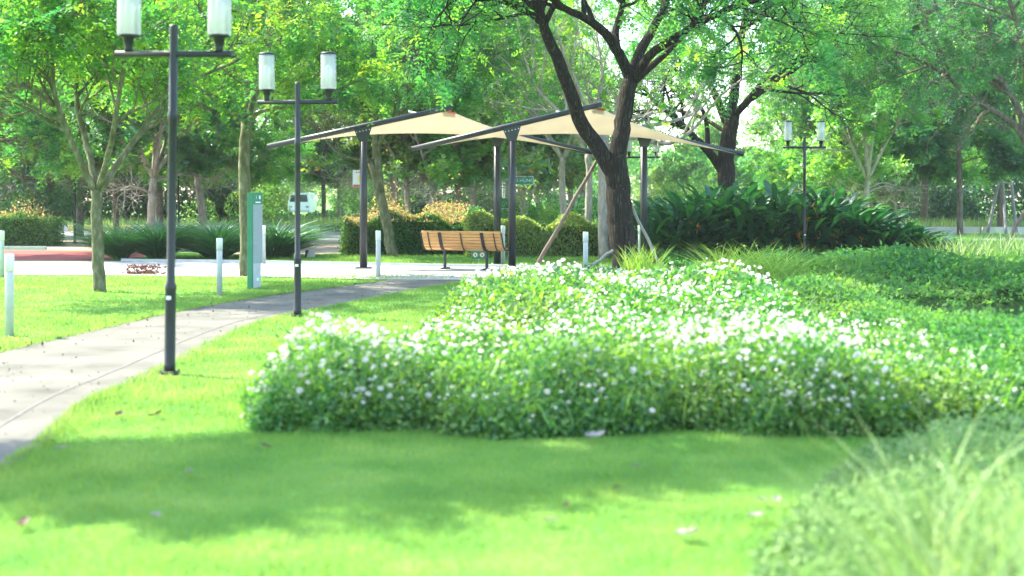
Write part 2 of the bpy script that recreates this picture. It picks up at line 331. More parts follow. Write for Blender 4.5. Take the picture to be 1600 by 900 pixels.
b.poly([(7.9+3.1*math.cos(q),19.6+2.4*math.sin(q),-.11) for q in a]); tag(b.obj('water',M['water']),kind='structure')

# ------------------------------------------------------------------ foliage generators
def quadleaves(b,base,d,w,l,wd,fold=None,mi=0):
    """diamond leaves: base points, unit direction, unit width direction, lengths, widths"""
    l=np.broadcast_to(l,(len(base),))[:,None]; wd=np.broadcast_to(wd,(len(base),))[:,None]
    v=np.stack([base,base+d*l*.45+w*wd*.5,base+d*l,base+d*l*.45-w*wd*.5],1)
    f=np.arange(len(base)*4).reshape(-1,4); b.add(v.reshape(-1,3),f,mi=mi)
def sprigs(b,rng,pos,dirs,L=.28,m=6,ll=.07,lw=.035,droop=.35,spread=.6):
    N=len(pos)
    if not N: return
    d=nrm(dirs+rng.normal(0,spread,(N,3))+np.array([0,0,-droop]))
    up=nrm(np.array([0,0,1.])+rng.normal(0,.45,(N,3)))
    side=nrm(np.cross(d,up)); n_=np.cross(side,d)
    Ls=L*rng.uniform(.6,1.25,(N,1,1))
    jj=(np.arange(m)+.6)/m
    base=pos[:,None]+d[:,None]*Ls*jj[None,:,None]+np.array([0,0,-1.])*(jj**2)[None,:,None]*Ls*.25
    for sg in (-1,1):
        ld=nrm(side[:,None]*sg*.9+d[:,None]*.45+rng.normal(0,.22,(N,m,3)))
        wv=nrm(np.cross(ld,n_[:,None]+rng.normal(0,.35,(N,m,3))))
        sc=rng.uniform(.75,1.2,(N,m))*(1-.35*np.abs(jj-.45)*2)[None]
        quadleaves(b,base.reshape(-1,3),ld.reshape(-1,3),wv.reshape(-1,3),(ll*sc).ravel(),(lw*sc).ravel())
def cloudleaves(b,rng,pos,size,aspect=.5,up=.3,mi=0):
    N=len(pos); d=nrm(rng.normal(0,1,(N,3))+np.array([0,0,-.25])); nn=nrm(rng.normal(0,1,(N,3))+np.array([0,0,up*3]))
    w=nrm(np.cross(d,nn)); s=size*rng.uniform(.6,1.3,N); quadleaves(b,pos,d,w,s,s*aspect,mi=mi)

class Tree:
    def __init__(s,seed,kind='feather',maxlev=3,twig=.55,leafy=1.0,up=.18,droop=.35,minz=None,ll=.115,lw=.055,m=6,L=.42,kids=(5,4,3)):
        s.rng=np.random.default_rng(seed); s.wood=MB(); s.lp=[]; s.ld=[]; s.maxlev=maxlev; s.leafy=leafy; s.up=up; s.droop=droop
        s.kids=kids; s.minz=minz; s.par=(L,m,ll,lw)
    def limb(s,pts,r0,r1,k=10,n=16,kids=6,t0=.35,clen=1.6,lev=1):
        pts=spline(pts,n); N=len(pts); t=np.linspace(0,1,N)
        rad=r0+(r1-r0)*t
        jit=s.rng.normal(0,1,(N,3))*rad[:,None]*.07; jit[0]=0
        s.wood.tube(pts+jit,rad,k)
        s.spawn(pts,rad,kids,t0,clen,lev)
        return pts
    def spawn(s,pts,rad,kids,t0,clen,lev):
        rng=s.rng; N=len(pts)
        for q in range(kids):
            t=t0+(1-t0)*(q+rng.uniform(.1,.9))/max(kids,1); x=min(t,1)*(N-1); a=int(min(x,N-2)); fr=x-a
            p=pts[a]*(1-fr)+pts[a+1]*fr; d=nrm(pts[a+1]-pts[a]); r=(rad[a]*(1-fr)+rad[a+1]*fr)
            o=rng.normal(0,1,3); o-=d*o.dot(d); o=nrm(o)
            dd=nrm(d*rng.uniform(.5,1.0)+o*rng.uniform(.6,1.1)+np.array([0,0,s.up]))
            s.branch(p,dd,clen*rng.uniform(.6,1.25)*(1-.3*(t-t0)),min(r*.62,.02+.022*clen),lev)
        if kids:  # leader
            s.branch(pts[-1],nrm(pts[-1]-pts[-2]),clen*rng.uniform(.7,1.1),rad[-1]*.95,lev)
    def branch(s,p,d,L,r,lev):
        rng=s.rng; n=5; pts=[p]; q=p.copy(); dd=d.copy()
        for k in range(n):
            dd=nrm(dd+rng.normal(0,.17,3)+np.array([0,0,s.up*.35-(s.droop*.22*k/n if lev>=2 else 0)]))
            q=q+dd*L/n; pts.append(q)
        pts=np.array(pts); rad=r*np.linspace(1,.35,n+1)+.002
        s.wood.tube(pts,rad,6 if lev<2 else (5 if lev<3 else 3),cap=False)
        if lev<s.maxlev:
            kk=s.kids[min(lev-1,len(s.kids)-1)]
            s.spawn(pts,rad,kk,.25,L*.58,lev+1)
        if lev>=s.maxlev-1 and s.leafy>0:
            m=max(1,int(round((4 if lev==s.maxlev else 2)*s.leafy)))
            t=rng.uniform(.5,1.0,m)*n; a=np.minimum(t.astype(int),n-1); fr=(t-a)[:,None]
            s.lp.append(pts[a]*(1-fr)+pts[a+1]*fr); s.ld.append(np.repeat(nrm(pts[-1]-pts[0])[None],m,0))
    def finish(s,name,label,cat,loc,bark,leaf,group=None,extra=None,crown=True):
        root=thing(name,label,cat,loc,group=group)
        s.wood.obj('trunk',bark,root)
        if s.lp and crown:
            lp=np.concatenate(s.lp); ld=np.concatenate(s.ld)
            if s.minz is not None: k=lp[:,2]>s.minz; lp=lp[k]; ld=ld[k]
            b=MB(); L,m,ll,lw=s.par
            sprigs(b,s.rng,lp,ld,L,m,ll,lw,s.droop); b.obj('crown',leaf,root); root['n']=len(lp); del root['n']
        return root

def loc_pts(pix,base,depth=None):
    """limb pixels (px, py, depth) -> local points about the tree base"""
    return [P(a,b_,c)-base for a,b_,c in pix]

# ------------------------------------------------------------------ hero trees
# young tree on the left lawn
B=np.array([*G(156,456),0.0]); D=B[1]
t=Tree(11,up=.16,leafy=.6,minz=3.0)
t.limb(loc_pts([(157,460,D),(153,400,D),(152,340,D),(150,296,D)],B),.105,.088,12,14,0)
t.limb(loc_pts([(150,300,D),(122,245,D-.2),(100,190,D-.4),(84,140,D-.6),(82,80,D-.8)],B),.062,.03,8,16,7,.35,1.5)
t.limb(loc_pts([(84,165,D-.5),(50,140,D-.9),(10,132,D-1.4),(-40,110,D-1.8)],B),.035,.018,6,12,6,.25,1.3)
t.limb(loc_pts([(151,298,D),(137,230,D+.3),(121,165,D+.5),(118,90,D+.8),(100,30,D+1.1)],B),.058,.028,8,16,7,.4,1.5)
t.limb(loc_pts([(118,95,D+.8),(150,50,D+.9),(172,0,D+1.2)],B),.032,.018,6,10,5,.3,1.3)
t.limb(loc_pts([(154,296,D),(170,240,D-.4),(182,175,D-.9),(193,105,D-1.2),(200,40,D-1.5)],B),.055,.026,8,16,7,.4,1.5)
t.limb(loc_pts([(155,298,D),(182,260,D+.2),(206,225,D+.3),(238,182,D+.5),(268,150,D+.7),(310,122,D+1),(360,100,D+1.4)],B),.06,.022,8,18,8,.35,1.4)
t.finish('lawn_tree','slender tree forking low into five limbs on the left lawn beside the path','tree',B,M['bark_moss'],M['leaf_yellow'])

# straight trunk behind the information totem
B=np.array([*G(385,432),0.0]); D=B[1]
t=Tree(23,up=.1,leafy=.8,minz=3.35,droop=.35)
t.limb(loc_pts([(386,436,D),(384,340,D),(382,260,D),(384,185,D)],B),.135,.10,12,14,0)
t.limb(loc_pts([(384,195,D),(372,140,D),(358,80,D-.5),(350,10,D-.8)],B),.07,.035,8,14,7,.3,1.8)
t.limb(loc_pts([(384,195,D),(402,140,D+.4),(428,90,D+.8),(446,20,D+1.2),(455,-50,D+1.4)],B),.07,.035,8,14,8,.3,1.8)
t.limb(loc_pts([(384,190,D),(345,170,D-.8),(300,165,D-1.5),(255,160,D-2)],B),.045,.02,8,14,7,.3,1.3)
t.limb(loc_pts([(384,188,D),(420,170,D-.4),(462,165,D-.8),(500,150,D-1.2)],B),.045,.02,8,14,7,.3,1.2)
t.limb(loc_pts([(384,190,D),(388,110,D+1),(395,20,D+1.5),(400,-90,D+2)],B),.06,.03,8,14,7,.3,1.8)
t.finish('lawn_tree','tall tree with one straight mossy trunk standing behind the green information totem','tree',B,M['bark_moss'],M['leaf_yellow'])

# leaning tree between the left pavilion column and the bench
B=np.array([*G(613,401),0.0]); D=B[1]
t=Tree(37,up=.06,leafy=1.3,minz=4.0,droop=.5)
t.limb(loc_pts([(614,404,D),(607,365,D),(598,320,D),(588,280,D),(580,252,D)],B),.145,.10,12,14,0)
t.limb(loc_pts([(594,302,D),(589,250,D),(587,195,D),(586,150,D),(592,100,D),(600,40,D)],B),.12,.05,10,16,9,.4,2.1)
t.limb(loc_pts([(582,258,D),(592,225,D),(615,190,D-.5),(650,150,D-1),(690,110,D-1.3)],B),.07,.028,8,14,8,.35,1.9)
t.limb(loc_pts([(581,252,D),(550,247,D-.5),(525,236,D-.9),(500,205,D-1.3),(480,175,D-1.6)],B),.055,.022,8,14,7,.35,1.5)
t.limb(loc_pts([(587,190,D),(560,160,D),(520,120,D+.5),(480,75,D+1)],B),.06,.025,8,14,8,.3,1.9)
t.limb(loc_pts([(588,160,D),(620,110,D+.5),(670,60,D+1),(730,20,D+1.5)],B),.06,.025,8,14,8,.3,2.0)
t.limb(loc_pts([(600,45,D),(640,0,D),(690,-40,D)],B),.05,.025,8,10,6,.2,2.0)
t.finish('feathery_tree','leaning mossy tree with drooping feathery crown between left pavilion column and bench','tree',B,M['bark_moss'],M['leaf_mid'])

# big dark tree at the back of the flower bed
B=np.array([*G(982,431),0.0]); D=B[1]
t=Tree(5,up=.1,leafy=.85,minz=3.0,droop=.45,kids=(5,4,3))
t.limb(loc_pts([(986,446,D),(980,415,D),(974,375,D),(969,330,D),(965,285,D),(960,245,D)],B),.28,.23,18,26,0)
t.limb(loc_pts([(962,275,D),(935,230,D-.1),(910,195,D-.2),(896,160,D-.4),(880,115,D-.6),(862,72,D-.8),(848,38,D-1),(836,-5,D-1.2),(822,-70,D-1.5)],B),.168,.075,14,30,6,.72,2.2)
t.limb(loc_pts([(852,48,D-.9),(835,25,D-1.1),(800,8,D-1.5),(750,-15,D-2),(700,-40,D-2.4)],B),.075,.03,8,16,7,.3,1.8)
t.limb(loc_pts([(962,270,D),(968,220,D),(977,170,D+.1),(986,118,D+.2)],B),.18,.15,14,16,0)
t.limb(loc_pts([(985,125,D+.2),(968,85,D),(945,52,D-.2),(915,28,D-.6),(880,12,D-.9),(840,-20,D-1.2)],B),.12,.05,10,16,6,.5,2.0)
t.limb(loc_pts([(966,85,D),(962,50,D+.3),(972,10,D+.6),(980,-50,D+1)],B),.09,.04,10,14,5,.6,2.0)
t.limb(loc_pts([(986,122,D+.2),(1000,82,D+.4),(1020,45,D+.8),(1040,5,D+1.2),(1060,-60,D+1.6)],B),.12,.05,10,16,6,.6,2.2)
t.limb(loc_pts([(988,130,D+.2),(1012,90,D-.2),(1050,62,D-.5),(1090,38,D-.9),(1140,14,D-1.3),(1215,-10,D-1.6)],B),.10,.045,10,18,6,.5,2.0)
t.limb(loc_pts([(990,128,D+.2),(1022,100,D+.6),(1052,72,D+1),(1085,30,D+1.6),(1100,-30,D+2)],B),.08,.035,10,16,5,.6,2.0)
BIG=t.finish('rain_tree','large dark rough-barked tree with two great stems at the back of the flower bed','tree',B,M['bark_dark'],M['leaf_mid'])

# dark tree behind the heliconias
B=np.array([*P(1143,0,41)[:2],0.0]); D=41
t=Tree(8,up=.12,leafy=.7,minz=5.4,droop=.35)
t.limb(loc_pts([(1146,393,D),(1142,340,D),(1137,300,D),(1134,262,D),(1139,215,D),(1143,172,D)],B),.30,.21,14,20,0)
t.limb(loc_pts([(1134,275,D),(1112,243,D),(1088,218,D-.4),(1060,190,D-.8),(1030,165,D-1.2)],B),.15,.06,10,16,6,.6,1.8)
t.limb(loc_pts([(1106,236,D),(1104,195,D),(1096,168,D),(1080,140,D)],B),.08,.04,8,12,5,.5,1.6)
t.limb(loc_pts([(1140,205,D),(1122,160,D+.3),(1105,118,D+.6),(1100,70,D+1),(1080,20,D+1.4)],B),.13,.055,10,16,6,.55,2.2)
t.limb(loc_pts([(1143,178,D),(1150,120,D),(1158,60,D),(1166,10,D),(1170,-60,D)],B),.15,.06,10,16,7,.5,2.4)
t.limb(loc_pts([(1143,185,D),(1168,158,D-.4),(1196,122,D-.8),(1240,60,D-1.2),(1290,20,D-1.6)],B),.12,.05,10,16,8,.4,2.4)
t.limb(loc_pts([(1150,175,D),(1180,150,D+1),(1220,125,D+2),(1275,85,D+3),(1330,70,D+4)],B),.10,.04,10,16,8,.35,2.3)
t.limb(loc_pts([(1140,210,D),(1095,183,D+.8),(1050,170,D+1.5),(1010,150,D+2)],B),.07,.03,8,14,6,.4,1.6)
t.finish('rain_tree','dark tree forking into many crooked limbs rising behind the paddle-leaved bed','tree',B,M['bark_dark'],M['leaf_mid'])

# half-bare grey trees behind the big tree
def bare(seed,base_px,D,limbs,label,r):
    B=np.array([*P(base_px,0,D)[:2],0.0]); t=Tree(seed,up=.22,leafy=.35,droop=.1,maxlev=3,kids=(4,3,2),minz=3.0)
    t.limb(loc_pts(limbs[0],B),r,r*.75,10,12,0)
    for l in limbs[1:]: t.limb(loc_pts(l,B),r*.5,.02,7,16,6,.3,1.5)
    return t.finish('half_bare_tree',label,'tree',B,M['bark_pale'],M['leaf_yellow'],group='half-bare grey trees behind the big dark tree')
D=36
bare(51,944,D,[[(944,405,D),(943,340,D),(942,270,D),(944,225,D)],
 [(944,232,D),(925,190,D),(905,140,D-.4),(880,80,D-.8),(860,20,D-1)],
 [(944,232,D),(955,190,D+.3),(975,150,D+.6),(1000,90,D+1)],
 [(944,235,D),(985,215,D),(1045,225,D-.4),(1090,195,D-.6),(1125,150,D-1),(1180,110,D-1.4)],
 [(943,240,D),(900,210,D+.4),(850,195,D+.8),(810,160,D+1.2),(770,130,D+1.6)],
 [(944,230,D),(935,170,D+.4),(940,110,D+.8),(930,40,D+1)],
 [(944,234,D),(1000,200,D+.8),(1050,190,D+1.2),(1100,165,D+1.6),(1120,110,D+2)],
 [(944,240,D),(890,190,D-.5),(840,140,D-.8),(820,90,D-1)]],
 'half-bare pale grey tree with trunk hugging the left of the big dark trunk',.15)
D=40
bare(52,919,D,[[(919,390,D),(919,330,D),(921,280,D),(918,240,D)],
 [(918,245,D),(900,210,D),(870,180,D-.5),(830,150,D-1),(790,100,D-1.4)],
 [(918,245,D),(925,190,D),(915,130,D),(905,70,D)],
 [(918,248,D),(960,220,D),(1010,180,D),(1040,130,D)]],
 'half-bare grey tree with slim trunk second left of the big dark trunk',.11)
D=43
bare(53,880,D,[[(880,388,D),(880,330,D),(878,280,D),(880,245,D)],
 [(880,250,D),(860,215,D),(835,195,D-.4),(800,175,D-.8)],
 [(880,248,D),(895,205,D),(900,160,D),(890,110,D)],
 [(880,250,D),(850,205,D+.6),(840,150,D+1)],
 [(880,250,D),(905,215,D-.6),(935,190,D-1)]],
 'half-bare grey tree forking low beside the brown leaning stake',.115)

# tree reaching in from the right edge
B=np.array([16.6,43,0.0]); D=43
t=Tree(66,up=.05,leafy=1.0,minz=4.3,droop=.5)
t.limb(loc_pts([(1658,388,D),(1645,330,D),(1625,270,D),(1608,225,D)],B),.26,.19,12,14,0)
t.limb(loc_pts([(1608,230,D),(1590,200,D),(1560,178,D),(1520,155,D-.4),(1485,125,D-.8),(1450,100,D-1.2),(1400,80,D-1.6)],B),.13,.04,10,18,9,.35,2.3)
t.limb(loc_pts([(1608,225,D),(1595,180,D+.5),(1575,140,D+.8),(1540,90,D+1.2),(1490,40,D+1.6),(1440,10,D+2)],B),.12,.045,10,18,9,.35,2.4)
t.limb(loc_pts([(1608,225,D),(1605,150,D-.5),(1600,80,D-1),(1580,10,D-1.5),(1560,-60,D-2)],B),.12,.05,10,18,9,.35,2.4)
t.limb(loc_pts([(1612,232,D),(1650,170,D),(1690,110,D),(1740,30,D)],B),.12,.05,10,14,9,.3,2.4)
t.limb(loc_pts([(1575,140,D+.8),(1500,95,D+2),(1420,60,D+3),(1360,45,D+4),(1300,40,D+5)],B),.08,.03,8,16,9,.25,2.2)
t.finish('feathery_tree','tree with long arching boughs reaching in from the right edge over the staked tree','tree',B,M['bark'],M['leaf_deep'])

# tree off the left edge whose crown shades the near lawn and path
B=np.array([-6.3,10.1,0.]); t=Tree(71,up=.02,leafy=.75,droop=.15,kids=(4,4,3))
t.limb([(0,0,0),(.1,0,1.9),(.2,.05,3.6)],.16,.11,12,12,0)
for ex_,ey_,ez_ in ((-1.6,.3,5.2),(.9,.25,5.1),(2.3,-.1,5.0),(3.6,.45,5.1),(5.0,.3,4.9),(4.4,-.25,5.0),(.2,-.3,5.3)):
    t.limb([(.2,.05,3.5),(.2+(ex_-.2)*.35,ey_*.5,4.6),(ex_,ey_,ez_)],.065,.022,8,14,9,.25,.78)
t.finish('shade_tree','flat-crowned tree just beyond the left edge, shading the near lawn and path','tree',B,M['bark_moss'],M['leaf_yellow'])

# ------------------------------------------------------------------ repeated middle-distance trees
def proto(seed,h,trunk_h,r,spread,leaf,bark,kind,name,label,leafy=1.0,nl=5,minz=2.3):
    par=dict(ll=.15,lw=.075,m=5,L=.45) if kind=='feather' else dict(ll=.26,lw=.13,m=3,L=.32)
    t=Tree(seed,up=.16,leafy=leafy,droop=.35,kids=(4,3,3),minz=minz,**par); rng=np.random.default_rng(seed+1)
    lean=rng.normal(0,.12,2)
    top=np.array([lean[0],lean[1],trunk_h])
    t.limb([(0,0,-.05),(lean[0]*.2+.03,lean[1]*.2,trunk_h*.35),(lean[0]*.8-.03,lean[1]*.8,trunk_h*.7),top],r,r*.75,9,12,0)
    for k in range(nl):
        a=k*2*math.pi/nl+rng.uniform(-.3,.3); e=rng.uniform(.55,1.0)
        t.limb([top,top+np.array([spread*.3*math.cos(a),spread*.3*math.sin(a),(h-trunk_h)*.3]),top+np.array([spread*.75*e*math.cos(a),spread*.75*e*math.sin(a),(h-trunk_h)*rng.uniform(.6,.9)])],r*.5,.03,7,12,7,.25,spread*.5)
    for k in range(4):
        a=rng.uniform(0,6.28); z_=trunk_h*rng.uniform(.72,.98); c0=np.array([lean[0]*.8,lean[1]*.8,z_])
        t.limb([c0,c0+np.array([.3*spread*math.cos(a),.3*spread*math.sin(a),.25]),c0+np.array([.55*spread*math.cos(a),.55*spread*math.sin(a),.1])],r*.28,.012,5,10,6,.2,spread*.33)
    t.limb([top,top+np.array([.1,.1,(h-trunk_h)*.4]),top+np.array([0,0,(h-trunk_h)*.85])],r*.6,.03,7,12,8,.2,spread*.5)
    return t.finish(name,label,'tree',(0,0,0),bark,leaf)
GRP='trees standing along the far side of the park'
pa=proto(101,9.5,3.0,.16,4.2,M['leaf_yellow'],M['bark_pale'],'feather','park_tree','x',1.1)
pb=proto(102,8.0,2.3,.15,3.4,M['leaf_broad'],M['bark_pale'],'broad','park_tree','x',1.0,minz=2.7)
pc=proto(103,10.5,3.4,.17,4.0,M['leaf_mid'],M['bark'],'feather','park_tree','x',1.1)
pd=proto(104,7.0,2.0,.11,2.6,M['leaf_autumn'],M['bark_pale'],'broad','park_tree','x',.9)
pf=proto(106,8.5,2.2,.13,3.2,M['leaf_bright'],M['bark_pale'],'broad','park_tree','x',.85,minz=2.4)
pe=proto(105,9.0,3.6,.12,3.2,M['leaf_deep'],M['bark'],'broad','park_tree','x',1.1)
used=set()
def put(pr,px,Y,sc,rz,label):
    loc=(*P(px,0,Y)[:2],0)
    if pr.name in used: return dup(pr,loc,rz,label,GRP,sc)
    used.add(pr.name); pr.location=[float(q) for q in loc]; pr.rotation_euler=(0,0,rz); pr.scale=(sc,)*3; pr['label']=label; pr['group']=GRP; return pr
put(pb,233,45,.95,.3,'pale-barked broad-leaved tree rising out of the strappy plants left of the nearest lamp')
put(pa,317,52,1.0,1.2,'crooked pale tree behind the strappy plants, between the nearest lamp and the straight trunk')
put(pd,86,50,1.15,2.0,'forked pale tree behind the left clipped hedge, third trunk from the left edge')
put(pa,27,52,1.0,3.1,'leaning tree behind the left end of the clipped hedge, at the left edge')
put(pe,57,58,1.0,.5,'dark slim tree behind the left hedge, between two pale trunks')
put(pc,125,58,1.0,1.9,'dark-trunked tree behind the lone post at the end of the left hedge')
put(pe,182,62,1.1,4.0,'dark tree in deep shade just right of the low-forking lawn tree')
put(pd,617,50,1.2,.4,'pale trunk curving just right of the leaning mossy tree, left of the small lamp')
put(pd,641,47,1.1,2.2,'slim leaning trunk just right of the small distant lamp, behind the orange hedge')
put(pf,683,46,.9,5.2,'brown knobbly trunk behind the orange hedge, above the left end of the bench')
put(pd,711,47,1.15,3.7,'pale trunk forking in a narrow V above the middle of the bench')
put(pe,505,78,1.1,1.0,'thin dark trunk beyond the road, right of the white van')
put(pb,530,80,1.0,2.6,'thin pale trunk beyond the road, left of the white and red notice')
put(pc,1300,60,.8,.9,'brown trunk behind the right lamp and paddle-leaved bed')
put(pf,1363,72,1.15,4.4,'curved pale trunk beyond the kerb, just right of the paddle-leaved bed')
put(pe,1412,72,.95,2.8,'leaning dark trunk beyond the kerb, between two slimmer trunks on the right')
put(pc,1443,68,1.05,5.5,'tall slim upright trunk beyond the right kerb, left of the staked tree')
put(pf,1397,70,.62,.2,'small pale sapling beyond the right kerb beside the leaning dark trunk')
put(pa,1262,66,.85,3.9,'leafy yellow-green tree behind the right double lamp')
put(pf,735,60,1.15,.6,'broad green tree behind the gap between the two shade sails')
put(pa,820,64,1.1,1.6,'loose yellowish tree above the street name sign')
put(pa,385,68,1.1,2.4,'airy yellow-green tree beyond the straight trunk and totem')
put(pc,250,66,1.15,2.9,'tall green tree filling the sky between the nearest lamp arms')
put(pc,-60,40,1.0,3.3,'tree at the left edge whose crown hangs over the white bollards')
put(pe,1500,60,1.15,1.3,'dense dark tree behind the staked tree on the right')
put(pf,1345,52,1.0,1.1,'bright broad-leaved tree right of the double lamp beside the paddle leaves')
st=put(pc,1563,64,1.0,.8,'pale straight trunk propped by three stakes near the right edge')
put(pd,845,58,.9,1.4,'young tree held by pale stakes behind the street name sign')

# far woodland, one mass
rng=np.random.default_rng(9)
b=MB()
def farcrown(cx,cy,h,rad,nleaf,size,low=.22):
    nb=14; cen=np.c_[rng.normal(0,rad*.45,nb),rng.normal(0,rad*.45,nb),rng.uniform(h*low,h*.92,nb)]
    rr_=rng.uniform(.28,.5,nb)*rad*(1.1-.5*np.abs(cen[:,2]/h-.55))
    k=rng.integers(0,nb,nleaf); d=nrm(rng.normal(0,1,(nleaf,3))); q=rng.uniform(.55,1.08,nleaf)**.6
    p=cen[k]+d*(rr_[k]*q)[:,None]*np.array([1,1,.7]); p[:,2]=np.maximum(p[:,2],.2)
    cloudleaves(b,rng,p+np.array([cx,cy,0]),size,.55)
    b.tube([(cx,cy,0),(cx+rng.normal(0,.2),cy,h*.3),(cx+rng.normal(0,.4),cy,h*.7)],[.22,.17,.06],6,mi=1)
for row,(Y0,hh,nn) in enumerate(((88,12,15),(104,16,14),(128,19,15))):
    for k in range(nn):
        px=-250+2100*(k+rng.uniform(.2,.8))/nn
        if row==0 and 425<px<560: continue
        if row==0 and 1040<px<1200: continue
        Yk=Y0+rng.uniform(-5,5); h=hh*rng.uniform(.8,1.2)
        if 1060<px<1250: h*=.4
        if 430<px<560 and row==1: h*=.8; Yk+=40
        farcrown((px-800)/F*Yk,Yk,h,h*.36,7500,.24+.04*row)
for k in range(38):
    px=rng.choice([rng.uniform(380,640),rng.uniform(560,950),rng.uniform(930,1330)]); Yk=rng.uniform(175,215); farcrown((px-800)/F*Yk,Yk,rng.uniform(6,10),4.2,2600,.5,.05)
tag(b.obj('woodland',[M['leaf_far'],M['bark']]),'bright green wood of tall trees closing the view behind the park','woodland',kind='stuff')
# understorey thicket, shade painted into its dark leaf colour
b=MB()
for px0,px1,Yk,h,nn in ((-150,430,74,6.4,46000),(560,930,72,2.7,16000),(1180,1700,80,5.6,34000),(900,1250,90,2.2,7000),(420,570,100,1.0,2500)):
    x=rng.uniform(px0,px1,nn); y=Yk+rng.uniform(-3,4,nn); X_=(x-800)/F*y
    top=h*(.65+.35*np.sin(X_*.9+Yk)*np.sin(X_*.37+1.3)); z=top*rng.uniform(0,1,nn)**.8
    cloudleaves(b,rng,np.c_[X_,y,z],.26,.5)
tag(b.obj('thicket',M['leaf_thicket']),'undergrowth beneath the far trees, shade painted into its dark leaves','undergrowth',kind='stuff')
# rough grass beyond the kerb
def blades(b,rng,x,y,z,h,w,lean=.35,seg=1,curl=.3):
    N=len(x); a=rng.uniform(0,2*math.pi,N); base=np.c_[x,y,z]
    ln=rng.normal(0,lean,(N,2)); d=nrm(np.c_[ln,np.ones(N)])
    wv=np.c_[np.cos(a),np.sin(a),np.zeros(N)]*np.broadcast_to(w,(N,))[:,None]*.5
    h=np.broadcast_to(h,(N,))[:,None]
    if seg==1:
        v=np.stack([base-wv,base+wv,base+d*h],1); b.add(v.reshape(-1,3),np.arange(N*3).reshape(-1,3))
    else:
        hd=nrm(np.c_[ln,np.zeros(N)])
        rows=[]
        for s_ in range(seg+1):
            t_=s_/seg; c=base+d*h*t_+(hd*np.array([1,1,0])+np.array([0,0,-.55]))*h*curl*t_*t_
            rows+= [c-wv*(1-t_**1.6*.97),c+wv*(1-t_**1.6*.97)]
        v=np.stack(rows,1); k=(seg+1)*2; o=np.arange(N)[:,None]*k
        f=np.concatenate([np.stack([o[:,0]+2*s_,o[:,0]+2*s_+1,o[:,0]+2*s_+3,o[:,0]+2*s_+2],-1) for s_ in range(seg)])
        b.add(v.reshape(-1,3),f,True)
b=MB(); nn=26000
x=rng.uniform(-34,38,nn); y=ex(x)+.4+rng.exponential(4,nn); k=y<88; x=x[k]; y=y[k]
blades(b,rng,x,y,0*x,rng.uniform(.25,.8,len(x)),.05,.3)
tag(b.obj('rough_grass',M['tall']),'rough uncut grass along the far kerb under the trees','grass',kind='stuff')

# ------------------------------------------------------------------ lawn grass
_b=[(-1.62,9.15),(-1.85,9.9),(-1.72,10.9),(-1.2,11.7),(-.95,13),(-.9,15),(-.8,17),(-.55,19.5),(-.15,22),(.3,24.5),(.75,26.8),(1.4,27.9),(2.4,27.8),(3.1,25.5),(3.4,21),(3.35,16),(3.5,12),(3.6,9.9),(3.2,9.15),(2.2,9.0),(1.2,9.1),(.3,8.95),(-.6,9.1)]
def _wavy(p):
    p=np.array(p); out=[]
    for k in range(len(p)):
        a,b_=p[k],p[(k+1)%len(p)]; n=max(2,int(np.hypot(*(b_-a))/.18)); t=np.linspace(0,1,n,endpoint=False)[:,None]; out.append(a+(b_-a)*t)
    q=np.concatenate(out); c=q.mean(0); d=q-c; d/=np.linalg.norm(d,axis=1)[:,None]; s_=np.cumsum(np.r_[0,np.hypot(*np.diff(q,axis=0).T)])
    return q+d*(.09*np.sin(s_*3.3)+.06*np.sin(s_*7.1+1)+.04*np.sin(s_*15.3))[:,None]
BED=_wavy(_b)
def inpoly(x,y,poly):
    c=np.zeros(len(x),bool); n=len(poly)
    for k in range(n):
        x0,y0=poly[k]; x1,y1=poly[(k+1)%n]
        m=((y0>y)!=(y1>y)); xi=(x1-x0)*(y-y0)/((y1-y0) if y1!=y0 else 1e-9)+x0
        c^=m&(x<xi)
    return c
b=MB(); rng=np.random.default_rng(3)
for y0,y1,dens in ((4.2,7,5200),(7,10,3600),(10,14,2000),(14,19,1100),(19,28,520)):
    A=(y1-y0)*2*(.37*y1+1.2); nn=int(A*dens*.8)
    y=rng.uniform(y0,y1,nn); x=rng.uniform(-1,1,nn)*(.37*y+1.2)
    k=~near_path(x,y)&~inpoly(x,y,BED)&((x<3.6)|(y<9))&~((y>27)&(x<-4)); x=x[k]; y=y[k]
    sc=np.clip(y/8,.8,2.2)
    blades(b,rng,x,y,0*x,(rng.uniform(.014,.04,len(x))+.03*(rng.random(len(x))<.04))*(.8+.25*sc)*(1+.35*np.sin(x*2.3+1)*np.sin(y*1.9)),.0065*sc,.6)
# ragged tufts along path edge
for line,sg in ((PR,1),(PL,-1)):
    for y0 in (0,):
        nn=9000; t_=rng.uniform(8,len(line)-2,nn); a=t_.astype(int); fr=(t_-a)[:,None]; p=line[a]*(1-fr)+line[a+1]*fr
        x=p[:,0]+sg*(rng.exponential(.08,nn)-.06); blades(b,rng,x,p[:,1],0*x,rng.uniform(.03,.075,nn),.009,.6)
# grass strip behind the plaza
nn=26000; x=rng.uniform(-9.5,4,nn); y=np.interp(x,[-9.5,-5.9,-1.9,1,4],[34.8,33.8,32.1,31.2,31])+rng.uniform(0,6.5,nn); k=~((x<-4.6)&(y>38.4)); x=x[k];y=y[k]
blades(b,rng,x,y,0*x,rng.uniform(.03,.09,len(x)),.018,.5)
nn=9000; x=rng.uniform(-14,-3,nn); y=rng.uniform(24,28.3,nn); k=~near_path(x,y); x=x[k];y=y[k]
blades(b,rng,x,y,0*x,rng.uniform(.03,.06,len(x)),.016,.5)
tag(b.obj('grass',M['blade']),'short bright green lawn grass on both sides of the path','grass',kind='stuff')

